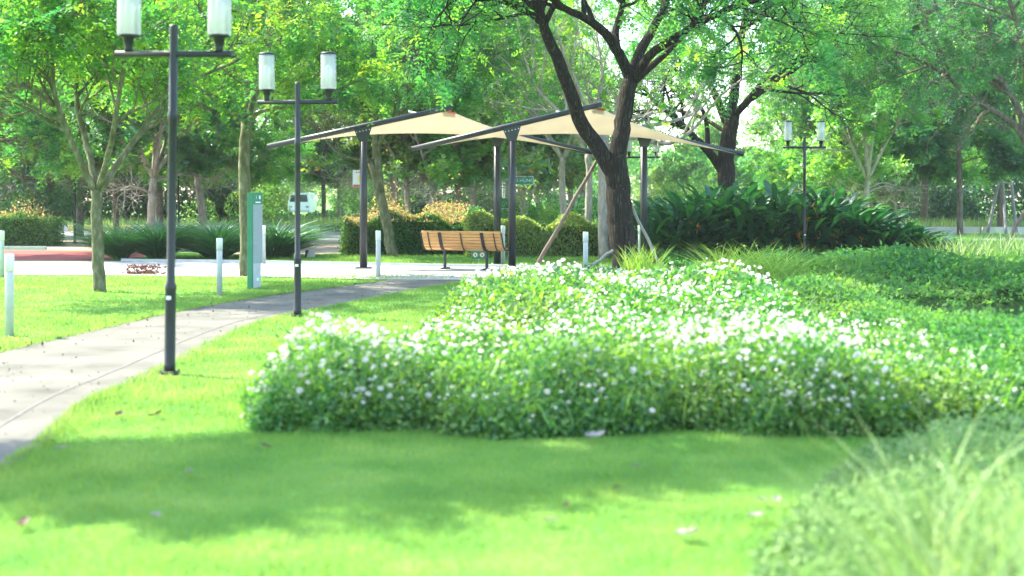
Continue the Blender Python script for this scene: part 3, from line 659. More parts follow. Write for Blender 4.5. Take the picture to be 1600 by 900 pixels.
# ------------------------------------------------------------------ flower bed
rng=np.random.default_rng(21)
def bedh(x,y):
    h=np.interp(y,[8.6,10,11.3,12.6,13.8,15.5,18,20,22,24,28],[.42,.45,.42,.28,.26,.44,.52,.37,.22,.14,.11])
    h=h+.06*np.sin(x*2.3+.6+y*.4)+.06*np.sin(x*3.7+y*1.3)+.05*np.sin(x*7.3-y*2.1)*np.sin(y*4.1)
    return np.maximum(h,.12)
def edge_dist(x,y):
    d=np.full(len(x),9.); n=len(BED)
    for k in range(n):
        p,q=BED[k],BED[(k+1)%n]; e=q-p; t_=np.clip(((x-p[0])*e[0]+(y-p[1])*e[1])/(e@e),0,1)
        d=np.minimum(d,np.hypot(x-p[0]-e[0]*t_,y-p[1]-e[1]*t_))
    return d
bed=thing('flower_bed','broad bed of white-flowering bushes filling the middle of the lawn','flower bed',(1,17,0))
off=np.array([1,17,0.])
# soil and stems under the leaves
gx=np.arange(-2,3.8,.12); gy=np.arange(8.6,28,.2); X,Y=np.meshgrid(gx,gy); xf,yf=X.ravel(),Y.ravel()
ins=inpoly(xf,yf,BED); ed=edge_dist(xf,yf); hz=np.where(ins,bedh(xf,yf)*.66*np.clip((ed-.08)/.5,0,1)**.7,-.03)
b=MB(); nx_,ny_=len(gx),len(gy); i=np.arange(ny_-1)[:,None]*nx_; j=np.arange(nx_-1)[None]
fq=np.stack([i+j,i+j+1,i+nx_+j+1,i+nx_+j],-1).reshape(-1,4); fq=fq[(hz[fq]>-.02).any(1)]
b.add(np.c_[xf,yf,hz]-off,fq,True); b.obj('soil',M['mound'],bed)
b=MB()
def bedpts(nn,near=0):
    y=8.6+(28-8.6)*rng.uniform(0,1,nn)**1.7; x=rng.uniform(-2,3.7,nn); k=inpoly(x,y,BED); return x[k],y[k]
x,y=bedpts(120000); e=edge_dist(x,y); z=bedh(x,y)*np.clip(e/.42,.0,1)**.55*(1-.35*rng.uniform(0,1,len(x))**1.5)
z=np.where(e<.45,z*rng.uniform(.1,1.05,len(x)),z)+rng.normal(0,.03,len(x))
cloudleaves(b,rng,np.c_[x,y,np.maximum(z,.03)]-off,.058*np.clip(y/11,.85,1.5)[:,None].ravel(),.5,.25)
# front and left faces, denser
n_=len(BED); nn=90000; seg=rng.integers(0,n_,nn); t_=rng.uniform(0,1,nn)
p=BED[seg]*(1-t_[:,None])+BED[(seg+1)%n_]*t_[:,None]; k=(p[:,1]<12)|((p[:,0]<0)&(rng.random(nn)<.5)); p=p[k]; nn=len(p); c=np.array([1.0,12.5])
dep=np.abs(rng.normal(0,.2,nn)); p=p+nrm(c-p)*dep[:,None]; z=bedh(p[:,0],p[:,1])*np.clip((dep+.03)/.4,.1,1)**.5*rng.uniform(.05,1.05,nn)
cloudleaves(b,rng,np.c_[p,np.maximum(z,.02)]-off,.05,.5,.15)
# loose shoots standing above the mass
x,y=bedpts(7000); e=edge_dist(x,y); z=bedh(x,y)*np.clip(e/.42,.1,1)**.5
blades(b,rng,x-off[0],y-off[1],z*.6,rng.uniform(.12,.34,len(x))*np.clip((25-y)/7,.3,1),.014,.3,2,.2)
b.obj('foliage',M['bed'],bed)
def flower_mesh(b,rng,c,r,npet=9):
    N=len(c); a0=rng.uniform(0,6.28,N); tilt=nrm(np.array([0,-.35,1.])+rng.normal(0,.35,(N,3)))
    u=nrm(np.cross(tilt,np.array([1.,0,0]))); w=np.cross(tilt,u)
    r=np.broadcast_to(r,(N,))
    for ring,(el,rr_,m) in enumerate(((.15,1.0,8),(.6,.85,7),(1.15,.6,5))):
        for q in range(m):
            a=a0+q*2*math.pi/m+ring*.4; rad=np.cos(a)[:,None]*u+np.sin(a)[:,None]*w
            d=nrm(rad*math.cos(el)+tilt*math.sin(el)); wd=nrm(np.cross(d,tilt)+1e-6)
            quadleaves(b,c+tilt*(r*.15*ring)[:,None],d,wd,r*rr_,r*.75)
# flower positions: the whole top, thinner on the shaded front face
fx,fy=bedpts(11000); e=edge_dist(fx,fy); fz=bedh(fx,fy)*np.clip(e/.42,.15,1)**.55+rng.uniform(-.01,.13,len(fx))*np.clip((24-fy)/6,.35,1)
clump=np.sin(fx*2.1+1)*np.sin(fy*1.1)+.5*np.sin(fx*4.3+fy*2)+rng.normal(0,.5,len(fx)); k=clump>.05
fx,fy,fz=fx[k],fy[k],fz[k]
fr_=np.where(BED[:,1]<11)[0]; nn=55; seg=rng.choice(fr_,nn); p=BED[seg]+rng.normal(0,.04,(nn,2))
p=p+nrm(c-p)*.06; pz=bedh(p[:,0],p[:,1])*rng.uniform(.2,.95,nn)**.8
FC=np.r_[np.c_[fx,fy,fz],np.c_[p,pz]]; FC=FC[np.argsort(FC[:,1])]; FR=.010+.019*rng.uniform(0,1,len(FC))**1.4
near,far=FC[:100],FC[100:]
fmesh=[]
for k in range(5):
    b=MB(); flower_mesh(b,rng,np.zeros((1,3)),np.array([.032])); fmesh.append(b.mesh('white_flower',M['petal']))
for k,q in enumerate(near):
    o=bpy.data.objects.new('white_flower',fmesh[k%5]); COL.objects.link(o); o.parent=bed; o.location=(q-off).tolist()
    s_=FR[k]/.03; o.scale=(s_,)*3; o.rotation_euler=(rng.uniform(-.3,.3),rng.uniform(-.3,.3),rng.uniform(0,6.28))
b=MB(); flower_mesh(b,rng,far-off,FR[100:]*np.clip(far[:,1]/13,1,1.45)); o=b.obj('white_flower_mass',M['petal'],bed); o['kind']='stuff'

# yellow-green grass tussocks at the back right of the bed
def tussock(name,label,loc,n,h,spread,m,w=.02,group=None,seed=1,curl=.5,lean=.4):
    r_=np.random.default_rng(seed); a=r_.uniform(0,6.28,n); d=spread*np.sqrt(r_.uniform(0,1,n)); b=MB()
    blades(b,r_,d*np.cos(a),d*np.sin(a),0*a,h*r_.uniform(.5,1.1,n),w,lean,4,curl)
    o=b.obj(name,m); o.location=[float(q) for q in loc]; return tag(o,label,'grass',group)
tussock('grass_tussock','yellow-green arching grass tussock at the back right corner of the flower bed',(4.1,24.3,.1),520,.95,.75,M['tall_yellow'],.026,None,2)
tussock('grass_tussock','small yellow-green tussock just right of the big dark trunk',(1.55+.9,26.9,.1),160,.7,.4,M['tall_yellow'],.024,None,3,.3,.2)
tussock('grass_tussock','wide grass tussock spilling towards the low cover, right of the arching one',(4.9,22.8,.0),320,.6,.7,M['tall_yellow'],.022,None,4)

# ------------------------------------------------------------------ right-hand low cover, weeds, tall grass
rng=np.random.default_rng(31); b=MB()
def mound(x,y,cx,cy,rx,ry,h): return h*np.exp(-(((x-cx)/rx)**2+((y-cy)/ry)**2)**1.5)
def coverh(x,y): return mound(x,y,8.2,24.2,2.6,1.5,.33)+mound(x,y,5.4,25.6,1.5,1.3,.2)+mound(x,y,11.5,26.5,2.5,1.8,.3)+mound(x,y,6.5,29.5,2,1.3,.12)+mound(x,y,10.6,31,2.2,1.2,.25)+mound(x,y,4.3,12.2,.9,1.8,.28)+.05*np.sin(x*4.3+y)*np.sin(y*3.7-x)*np.where((x>4.8)&(y<21.5),.15,1)+(1-.97*np.clip((x-4.6)/.8,0,1)*np.clip((y-13)/2,0,1)*np.clip((19.5-y)/1,0,1))*np.clip(.16+.17*np.sin(x*.9+y*.35)*np.sin(y*.55+.5)+.1*np.sin(x*2.1-y*1.3),.05,.55)
nn=150000; y=9.5+rng.uniform(0,1,nn)**1.35*32; x=3.5+rng.uniform(0,1,nn)*(.37*y+1.5-3.5+.8)
x=np.where(y>24,x-.0,x); k=(pond_dip(x,y)<.16)&(x<.4*y+2.2)&(x>3.45); k&=~((x>3.4)&(x<10.3)&(y>35)&(y<40)); x=x[k]; y=y[k]
z=gh(x,y)+coverh(x,y)*rng.uniform(.35,1,len(x))+rng.normal(0,.015,len(x))
cloudleaves(b,rng,np.c_[x,y,z],.055*np.clip(y/14,.8,1.8),.6,.4)
x=rng.uniform(3.6,16,9000); y=rng.uniform(28,46,9000); k=(x>.22*y+1.5); x=x[k];y=y[k]
blades(b,rng,x,y,gh(x,y),rng.uniform(.2,.6,len(x)),.022,.3,2,.3)
tag(b.obj('ground_cover',M['cover']),'mounded creeping ground cover around the dark pool at right','ground cover',kind='stuff')
b=MB()   # soil hummocks under the cover
gx=np.arange(3.3,19,.5); gy=np.arange(9.5,44,.5); X,Y=np.meshgrid(gx,gy); xf,yf=X.ravel(),Y.ravel()
hz=gh(xf,yf)+coverh(xf,yf)*.45*np.clip((xf-3.3)/.8,0,1)*np.clip(1-pond_dip(xf,yf)*7,0,1)
nx_,ny_=len(gx),len(gy); i=np.arange(ny_-1)[:,None]*nx_; j=np.arange(nx_-1)[None]
b.add(np.c_[xf,yf,hz+.006],np.stack([i+j,i+j+1,i+nx_+j+1,i+nx_+j],-1).reshape(-1,4),True)
tag(b.obj('bank_soil',M['mound']),kind='structure')
# bright upright grass on the right bank
tussock('grass_tussock','soft pale grass tussock near the leaning stake at the right edge',(10.6,31.5,.0),700,1.0,1.3,M['tall'],.03,None,6,.3,.25)
# foreground weeds
b=MB(); nn=15000; y=rng.uniform(4.2,8.7,nn); x0=np.interp(y,[4.2,6,7.5,8.7],[.78,1.15,1.75,2.3]); x=x0+rng.exponential(.7,nn)-.12; k=x<4.2; x=x[k]; y=y[k]; x0=x0[k]
z=np.clip((x-x0)*.36,.02,.30)*(1+.45*np.sin(x*5.1+y*2)*np.sin(y*4.3))*rng.uniform(.2,1.05,len(x))
cloudleaves(b,rng,np.c_[x,y,z],.05,.45,.2)
tag(b.obj('weeds',M['weed']),'pale leafy weeds spilling onto the lawn at bottom right','weeds',kind='stuff')
b=MB(); nn=1300; y=rng.uniform(3.2,7.2,nn); x=np.interp(y,[3.2,5,7.2],[.95,1.5,2.6])+rng.exponential(.45,nn)
blades(b,rng,x,y,0*x,rng.uniform(.2,.55,nn),.009,.28,4,.45)
nn=560; y=rng.uniform(3.3,5.6,nn); x=.235*y+rng.uniform(.2,.75,nn)
blades(b,rng,x,y,0*x,rng.uniform(.5,1.02,nn),.015,.24,5,.45)
tag(b.obj('tall_grass',M['tall']),'tall pale grass blades rising at the bottom right corner','grass',kind='stuff')

# ------------------------------------------------------------------ shrubs and hedges
def strap_clump(label,cx,cy,rx,ry,n,h,seed,m=M['strap'],w=.055,group='strappy-leaved plants beside the plaza'):
    r_=np.random.default_rng(seed); b=MB(); nc=max(3,int(rx*ry*7)); a=r_.uniform(0,6.28,nc); d=np.sqrt(r_.uniform(0,1,nc))
    c_=np.c_[rx*d*np.cos(a),ry*d*np.sin(a)]; k=r_.integers(0,nc,n); jit=r_.normal(0,.05,(n,2))
    p=c_[k]+jit; blades(b,r_,p[:,0],p[:,1],0*p[:,0],h*r_.uniform(.35,1.05,n),w*r_.uniform(.7,1.5,n),.5,6,.7)
    o=b.obj('strap_leaved_plant',m); o.location=(cx,cy,0); return tag(o,label,'plant',group)
strap_clump('glossy strappy plant left of the nearest lamp, below the pale-barked tree',-9.2,35.6,.62,.55,2000,1.75,1)
strap_clump('glossy strappy plant between the nearest lamp and the straight trunk',-7.55,36.0,.75,.6,2400,1.7,2)
strap_clump('dark strappy plant right of the green information totem',-6.2,36.8,.4,.4,1300,1.7,3)
def hedge(name,label,x0,x1,y0,y1,h,n,seed,m,size=.075,newm=None,nnew=0,wob=.06):
    r_=np.random.default_rng(seed); cx,cy=(x0+x1)/2,(y0+y1)/2; root=thing(name,label,'hedge',(cx,cy,0)); b=MB()
    x=r_.uniform(x0,x1,n); y=r_.uniform(y0,y1,n); z=h*r_.uniform(0,1,n)
    f=r_.integers(0,6,n); y=np.where(f<3,y0+np.abs(r_.normal(0,.08,n)),y); z=np.where((f==3)|(f==4),h-np.abs(r_.normal(0,.05,n)),z)
    x=np.where(f==5,np.where(r_.random(n)<.5,x0,x1)+r_.normal(0,.05,n),x)
    z=z*(1+wob*np.sin(x*2.3+seed)+wob*np.sin(x*5.1)); y=y+wob*np.sin(x*3.3+z*4)
    cloudleaves(b,r_,np.c_[x-cx,y-cy,np.maximum(z,.02)],size,.5,.2); 
    b.obj('foliage',m,root)
    b=MB(); b.box((0,.06,h*.44),(x1-x0-.25,y1-y0-.28,h*.86)); b.obj('stems',M['mound'],root)
    if nnew:
        b=MB(); x=r_.uniform(x0,x1,nnew); y=r_.uniform(y0,y1,nnew); z=h*(1+wob*np.sin(x*2.3+seed)+wob*np.sin(x*5.1))+r_.exponential(.1,nnew)*(1.2+np.sin(x*3.1))-.04
        cloudleaves(b,r_,np.c_[x-cx,y-cy,z],size*1.15,.45,-.1); b.obj('new_growth',newm,root)
    return root
hedge('clipped_hedge','long clipped hedge with reddish tips at the left edge',-24,-14.8,45.5,46.9,1.0,15000,1,M['hedge'],.085,M['hedge_new'],2300)
hedge('clipped_hedge','clipped dark hedge topped with orange new growth behind the left pavilion column',-4.55,-1.2,38.2,39.6,1.02,17000,2,M['hedge'],.07,M['hedge_new'],3000,.11)
hedge('loose_hedge','loose olive-green hedge behind the bench',-1.15,1.0,37.0,38.4,.98,13000,3,M['hedge_lime'],.08,None,0,.12)
hedge('loose_hedge','loose olive-green hedge between the pavilion columns and the brown stake',1.05,3.4,37.2,38.8,.9,11000,4,M['hedge_lime'],.08,None,0,.14)
r_=np.random.default_rng(4)
def bush(name,label,loc,r,h,n,m,size,seed,group=None):
    r_=np.random.default_rng(seed); nb=9; c_=np.c_[r_.normal(0,r*.4,nb),r_.normal(0,r*.4,nb),r_.uniform(.25,.85,nb)*h]; k=r_.integers(0,nb,n)
    p=c_[k]+nrm(r_.normal(0,1,(n,3)))*(r*.42*r_.uniform(.5,1,n)**.5)[:,None]; p[:,2]=np.clip(p[:,2],.02,h*1.1)
    b=MB(); cloudleaves(b,r_,p,size,.5,.2); o=b.obj(name,m); o.location=loc; return tag(o,label,'bush',group)
bush('bush','bright leafy bush poking above the hedge left of the paired pavilion columns',(P(742,0,40)[0],40,0),.45,1.35,2600,M['leaf_broad'],.08,1)
bush('bush','orange-tipped wispy bush behind the leaning mossy tree',(P(665,0,41)[0],41,0),1.3,1.25,4200,M['hedge_new'],.08,2)
bush('bush','sunlit green bush between the brown stake and the slim grey trunks',(P(868,0,46)[0],46,0),1.5,1.5,5000,M['leaf_yellow'],.09,3)
bush('bush','rounded bright bush beyond the paddle-leaved bed, left of the dark forked trunk',(P(1100,0,62)[0],62,0),2.2,2.3,5200,M['leaf_far'],.14,4)
bush('bush','pale green bush beyond the road below the white and red notice',(P(585,0,64)[0],64,0),2.2,2.6,5200,M['leaf_far'],.14,5)
bush('bush','dusty green bush beside the white van',(P(385,0,70)[0],70,0),2.0,2.2,5200,M['leaf_far'],.14,6)
bush('bush','low purple-leaved plant on the plaza edge left of the nearest lamp',(P(228,0,28.8)[0],28.8,0),.55,.14,700,M['purple'],.06,7)
bush('bush','leafy green bush with red blossoms above the left hedge',(P(60,0,49)[0],49,0),1.6,3.4,6500,M['leaf_broad'],.14,8)

# paddle-leaved (heliconia) bed
rng=np.random.default_rng(77)
hel=thing('paddle_leaved_bed','large dark mass of paddle-leaved plants with orange flowers below the right lamp','plant bed',(7.0,37.6,0)); ho=np.array([7.0,37.6,0])
def paddles(b,rng,base,az,h,L,wd):
    """stalk plus broad pointed blade, arching out"""
    N=len(base); o=np.c_[np.cos(az),np.sin(az),np.zeros(N)]; lean=rng.uniform(.15,.75,N)[:,None]
    d=nrm(o*lean+np.array([0,0,1.])); tip0=base+d*h[:,None]
    side=np.c_[-np.sin(az),np.cos(az),np.zeros(N)]; d2=nrm(d+o*rng.uniform(.1,1.1,N)[:,None]); rows=[]
    prof=(.15,.8,1.0,.8,.05)
    for s_,wf in enumerate(prof):
        t_=s_/4; cc=tip0+d2*(L*t_)[:,None]+(o*.5+np.array([0,0,-1.]))*(L*.28*t_*t_)[:,None]; ww=side*(wd*wf*.5)[:,None]; up_=np.array([0,0,1.])*(wd*wf*.16)[:,None]
        rows+=[cc-ww+up_,cc,cc+ww+up_]
    v=np.stack(rows,1); k=15; oo=np.arange(N)*k; f=[]
    for s_ in range(4):
        for q in (0,1): f.append(np.stack([oo+3*s_+q,oo+3*s_+q+1,oo+3*s_+q+4,oo+3*s_+q+3],-1))
    b.add(v.reshape(-1,3),np.concatenate(f),True)
b=MB(); nn=3600
x=rng.uniform(3.3,10.5,nn); y=34.4+6*rng.uniform(0,1,nn)**1.4
hm=np.interp(x,[3.5,4.5,6,7.2,8.4,9.6,10.5],[.95,1.35,1.55,1.5,1.2,.65,.2])
paddles(b,rng,np.c_[x,y,0*x]-ho,rng.uniform(0,6.28,nn),hm*rng.uniform(.12,1.05,nn),rng.uniform(.5,.95,nn),rng.uniform(.12,.2,nn))
b.obj('foliage',M['helic'],hel)
b0=MB()
for q in range(7):
    a=q*.9; flower_dir=nrm(np.array([[math.cos(a),math.sin(a),.5+.25*(q%3)]]))
    quadleaves(b0,np.array([[0,0,.02*q]]),flower_dir,nrm(np.cross(flower_dir,np.array([[0,0,1.]]))),.17,.05)
b0.tube([(0,0,-.35),(0,0,.12)],.008,5)
om=b0.mesh('orange_flower',M['orange_petal'])
for px,py in ((1030,342),(1078,352),(1064,366),(1135,338),(1192,335),(1262,346),(1285,345),(1272,325),(1278,356),(1298,368),(1262,378),(1277,379),(1250,372),(1340,366),(1345,382),(1380,381),(1306,374),(1245,380),(1195,348),(1160,342),(1089,361),(1318,352),(1228,372),(1205,383)):
    Yk=rng.uniform(34.3,35.4); q=P(px,py,Yk); o=bpy.data.objects.new('orange_flower',om); COL.objects.link(o); o.parent=hel; o.location=(q-ho).tolist(); o.rotation_euler=(rng.uniform(-.4,.4),rng.uniform(-.4,.4),rng.uniform(0,6)); o.scale=(rng.uniform(.6,.9),)*3

# ------------------------------------------------------------------ street lamps
def make_lamp():
    root=thing('street_lamp','x','street lamp')
    b=MB(); b.box((0,0,.015),(.15,.15,.03),b=.008)
    for sx in(-1,1):
        for sy in(-1,1): b.lathe([(.008,.03),(.008,.042)],6,(sx*.06,sy*.06,0))
    b.obj('base_plate',M['black'],root)
    b=MB(); b.lathe([(.05,.03),(.05,.09),(.047,.10),(.046,.72),(.05,.73),(.05,.76),(.036,.80),(.035,2.18),(.041,2.19),(.041,2.25),(.036,2.26),(.036,2.98),(.034,3.0)],14)
    p=b.obj('pole',M['black'],root)
    b=MB(); b.box((0,-.048,.66),(.04,.006,.03)); b.obj('number_tag',M['sign_white'],p)
    b=MB(); b.tube([(-.515,0,2.75),(.515,0,2.75)],.028,12); b.obj('crossarm',M['black'],root)
    for sx in(-1,1):
        x=sx*.40
        b=MB(); b.lathe([(.097,0),(.1,.01),(.1,.43),(.097,.44)],36,(x,0,2.915),ribs=-.045); l=b.obj('lantern',M['glass'],root)
        b=MB(); b.lathe([(.036,2.77),(.036,2.80),(.048,2.89),(.09,2.896),(.095,2.914)],14,(x,0,0)); b.obj('neck',M['black'],l)
        b=MB(); b.lathe([(.1,3.356),(.102,3.372),(.08,3.385),(.01,3.395)],20,(x,0,0)); b.obj('cap',M['black'],l)
        b=MB(); b.lathe([(.02,2.92),(.022,3.02),(.035,3.06),(.035,3.2),(.015,3.22)],10,(x,0,0)); b.obj('bulb',M['white_metal'],l)
    return root
lamp=make_lamp(); LG='twin-lantern black street lamps'
lamp.location=(*G(265,585),0); lamp.rotation_euler=(0,math.radians(.75),math.radians(-6)); lamp['label']='nearest twin-lantern black street lamp at the path edge, its lanterns cut by the top'; lamp['group']=LG
dup(lamp,(*G(465,495),0),math.radians(-4),'second twin-lantern black street lamp, beside the path before the left shade sail',LG)
dup(lamp,(P(1257,0,34.0)[0],34.0,0),.05,'twin-lantern black street lamp standing before the paddle-leaved bed on the right',LG).rotation_euler=(0,0,.05)
dup(lamp,(P(1004,0,42)[0],42,0),0,'twin-lantern lamp hidden behind the right pavilion column and big trunk',LG)
dup(lamp,(P(621,0,59)[0],59,0),.1,'smallest distant twin-lantern lamp behind the leaning mossy tree',LG)
dup(lamp,(P(117,0,48.5)[0],48.5,0),.2,'dark twin-lantern lamp at the end of the left hedge',LG)
dup(lamp,(P(279,0,51)[0],51,0),.1,'distant twin-lantern lamp just right of the nearest lamp pole',LG)
for o in COL.objects:
    if o.name.startswith('street_lamp.'): o.rotation_euler[1]=0

# ------------------------------------------------------------------ bollards
def make_bollard():
    root=thing('bollard','x','bollard')
    b=MB(); b.lathe([(.046,0),(.046,.70),(.043,.71)],16); b.obj('post',M['grey_metal'],root)
    b=MB(); b.lathe([(.05,.712),(.05,.885),(.046,.9)],16); b.obj('light_head',M['white_metal'],root)
    return root
bo=make_bollard(); BG='white-topped bollard lights'
bl=[(15,525,None,'nearest white-topped bollard at the left edge of the lawn'),
    (3,None,27.5,'white-topped bollard cut by the left edge, just behind the nearest one'),
    (343,462,None,'white-topped bollard on the lawn between the nearest lamp and the totem'),
    (591,433,None,'white-topped bollard standing beside the left pavilion column'),
    (915,None,26.5,'white-topped bollard behind the flowers left of the big dark trunk'),
    (786,None,32.8,'white-topped bollard between the paired pavilion columns behind the bench'),
    (412,None,33.2,'white-topped bollard partly hidden behind the information totem'),
    (1000,None,33.0,'white-topped bollard peeping out left of the right pavilion column')]
for k,(px,py,Yk,lab) in enumerate(bl):
    loc=(*G(px,py),0) if py else (P(px,0,Yk)[0],Yk,0)
    if k==0: bo.location=[float(q) for q in loc]; bo['label']=lab; bo['group']=BG
    else: dup(bo,loc,0,lab,BG)

# ------------------------------------------------------------------ shade pavilions
def column(b,x,y,h): b.lathe([(.082,.02),(.08,h)],18,(x,y,0))
def pavilion(label,A0,A1,B0,B1,colA,colB,YA,YB):
    """A0,A1: low and high end pixels of the near beam; B0,B1: high and low end pixels of the far beam; colA, colB: column pixel columns"""
    a0,a1=P(*A0,YA),P(*A1,YA); b0,b1=P(*B0,YB),P(*B1,YB)
    base=np.array([(P(colA,0,YA)[0]+P(colB,0,YB)[0])/2,(YA+YB)/2,0]); root=thing('shade_pavilion',label,'pavilion',base)
    for (s,e,cpx,Yk) in ((a0,a1,colA,YA),(b0,b1,colB,YB)):
        s,e=s-base,e-base; x=P(cpx,0,Yk)[0]-base[0]; y=Yk-base[1]; t_=(x-s[0])/(e[0]-s[0]); ztop=s[2]+(e[2]-s[2])*t_
        b=MB(); b.tube([s,s*.5+e*.5,e],[.055,.062,.055],12); b.obj('beam',M['charcoal'],root)
        b=MB(); column(b,x,y,ztop-.05); cobj=b.obj('column',M['charcoal'],root)
        b=MB(); b.box((x,y,.018),(.34,.34,.03),b=.008); b.obj('base_plate',M['charcoal'],cobj)
        sl_=(e[2]-s[2])/(e[0]-s[0]); b=MB(); w=.2; zt=lambda xx: ztop-.03+sl_*xx
        for yy in (-.02,.02): pass
        v=[(x-w,y-.095,zt(-w)),(x+w,y-.095,zt(w)),(x+.09,y-.095,ztop-.34),(x-.09,y-.095,ztop-.34)]; v+=[(q[0],y-.07,q[2]) for q in v]
        b.add(v,[[3,2,1,0],[4,5,6,7],[0,1,5,4],[1,2,6,5],[2,3,7,6],[3,0,4,7]]); gobj=b.obj('gusset_plate',M['charcoal'],cobj)
        b=MB()
        for q in range(5):
            xx=-.14+.07*q; b.add(np.array([[x+xx+.011*math.cos(a_),y-.0985,zt(xx)-.075+.011*math.sin(a_)] for a_ in np.linspace(0,6.28,9)[:-1]]),[list(range(8))])
        b.obj('bolts',M['sign_white'],gobj)
    # hypar sail slung under the two beams
    n=20; V=[]
    for k in range(n+1):
        t_=k/n
        pa_=a0+(a1-a0)*(.03+.95*t_)-base+np.array([0,.03,-.035]); pb_=b0+(b1-b0)*(.02+.95*t_)-base+np.array([0,-.03,-.035])
        for q in range(n+1):
            u=q/n; pt=pa_+(pb_-pa_)*u; sag=4*u*(1-u)
            edge=4*t_*(1-t_); pt=pt+np.array([(.30*sag if t_<.5 else -.30*sag)*(1-edge)*1.0,0,-.05*sag*edge]); V.append(pt)
    i=np.arange(n)[:,None]*(n+1); j=np.arange(n)[None]
    f=np.stack([i+j,i+j+1,i+n+2+j,i+n+1+j],-1).reshape(-1,4)
    b=MB(); b.add(np.array(V),f,True); o=b.obj('sail',M['sail'],root)
    md=o.modifiers.new('thickness','SOLIDIFY'); md.thickness=.006
    b=MB(); tri=[a1-base+np.array([-.22,.02,-.05]),a1-base+np.array([.1,.02,-.1]),a1-base+np.array([.02,.3,-.14]),a1-base+np.array([-.25,.2,-.1])]
    b.poly(tri); b.add(np.array(tri)-[0,0,.012],[[3,2,1,0]]); b.obj('corner_patch',M['sign_red'],root)
    return root
pavilion('left shade pavilion with beige sail slung from two sloping dark beams',(418,229),(706,168),(638,176),(926,238),568,777,30.9,32.6)
pavilion('right shade pavilion with beige sail partly hidden by the big dark trunk',(643,233),(940,163),(868,176),(1162,241),800,1006,30.4,32.3)

# ------------------------------------------------------------------ bench
bx,by=P(729,0,30.6)[0],30.6
bench=thing('park_bench','slatted wooden park bench on black legs, seen from behind under the shade sails','bench',(bx,by,0),math.radians(-24))
Lb=1.86; prof=[]
# curve of the slats in the y-z plane (y towards the seat)
for q in [(-.30,.80),(-.275,.735),(-.25,.67),(-.225,.605),(-.195,.54),(-.155,.48),(-.095,.435),(-.02,.42),(.055,.425),(.13,.435),(.20,.44)]: prof.append(q)
prof=np.array(prof)
for k,(y_,z_) in enumerate(prof):
    t_=prof[min(k+1,len(prof)-1)]-prof[max(k-1,0)]; a_=math.atan2(t_[1],t_[0]); b=MB(); w_,th=.056,.028
    cs=[(-w_/2,-th/2),(w_/2,-th/2),(w_/2,th/2),(-w_/2,th/2)]
    v=[(sx*Lb/2,y_+u*math.cos(a_)-w*math.sin(a_),z_+u*math.sin(a_)+w*math.cos(a_)) for sx in(-1,1) for u,w in cs]
    b.add(v,[[0,1,2,3],[7,6,5,4],[0,4,5,1],[1,5,6,2],[2,6,7,3],[3,7,4,0]]); b.obj('slat',M['wood'],bench)
for xk,wk in ((-.78,.022),(-.5,.075),(0,.022),(.5,.075),(.78,.022)):
    b=MB(); off_=np.array([-.024,-.012]); pts=[(xk,y_-.019 if z_>.5 else y_-.005,z_-.004 if z_>.5 else z_-.024) for y_,z_ in prof]
    pts=np.array(pts); v=[]; 
    for q in pts: v+=[q+[-wk/2,0,0],q+[wk/2,0,0]]
    for q in pts: v+=[q+[-wk/2,-.008,-.008],q+[wk/2,-.008,-.008]]
    n=len(pts); f=[[2*k,2*k+1,2*k+3,2*k+2] for k in range(n-1)]+[[2*n+2*k,2*n+2*k+2,2*n+2*k+3,2*n+2*k+1] for k in range(n-1)]
    f+=[[2*k,2*k+2,2*n+2*k+2,2*n+2*k] for k in range(n-1)]+[[2*k+1,2*n+2*k+1,2*n+2*k+3,2*k+3] for k in range(n-1)]
    b.add(v,f); b.obj('bracket',M['black'],bench)
for xk in (-.5,.5):
    b=MB(); b.box((xk,-.04,.215),(.055,.05,.40),b=.006); b.obj('leg',M['black'],bench)
    b=MB(); b.box((xk,-.02,.022),(.07,.36,.03),b=.006); b.obj('foot',M['black'],bench)
for xk in(-.955,.955):
    b=MB(); b.tube([(xk,y_,z_) for y_,z_ in prof],.016,8); b.obj('end_rail',M['black'],bench)

# ------------------------------------------------------------------ signs
def text(body,size,parent,loc,rot,m,name='lettering',align='CENTER'):
    c_=bpy.data.curves.new(name,'FONT'); c_.body=body; c_.size=size; c_.align_x=align; c_.align_y='CENTER'; c_.extrude=.001; c_.materials.append(m)
    tmp=bpy.data.objects.new(name,c_); me=bpy.data.meshes.new_from_object(tmp); bpy.data.objects.remove(tmp); o=bpy.data.objects.new(name,me); COL.objects.link(o); o.parent=parent; o.location=loc; o.rotation_euler=rot; return o
# information totem
gx_,gy_=G(402,450)
tt=thing('information_totem','narrow green-edged information totem with grey panel beside the path','sign',(gx_,gy_,0),math.radians(69))
# local: face normal -Y (turned to the right of the view), width along X
b=MB(); b.box((-.2,.015,.81),(.05,.09,1.62),b=.004); b.obj('green_edge',M['green_sign'],tt)
b=MB(); b.box((-.025,0,1.52),(.3,.06,.2)); hd=b.obj('header',M['green_sign'],tt)
text('i',.1,hd,(-.08,-.0325,1.54),(math.pi/2,0,0),M['sign_white']); 
b=MB(); b.box((.03,-.0315,1.54),(.05,.003,.06)); b.box((-.025,-.0315,1.455),(.16,.003,.022)); b.obj('pictogram',M['sign_white'],hd)
b=MB(); b.box((-.025,0,.92),(.3,.055,.998)); b.obj('panel',M['panel'],tt)
b=MB(); b.box((-.045,0,.21),(.25,.045,.42)); b.obj('leg',M['grey_metal'],tt)
b=MB(); b.box((-.02,-.024,.15),(.07,.003,.05)); b.obj('sticker',M['sign_white'],tt)
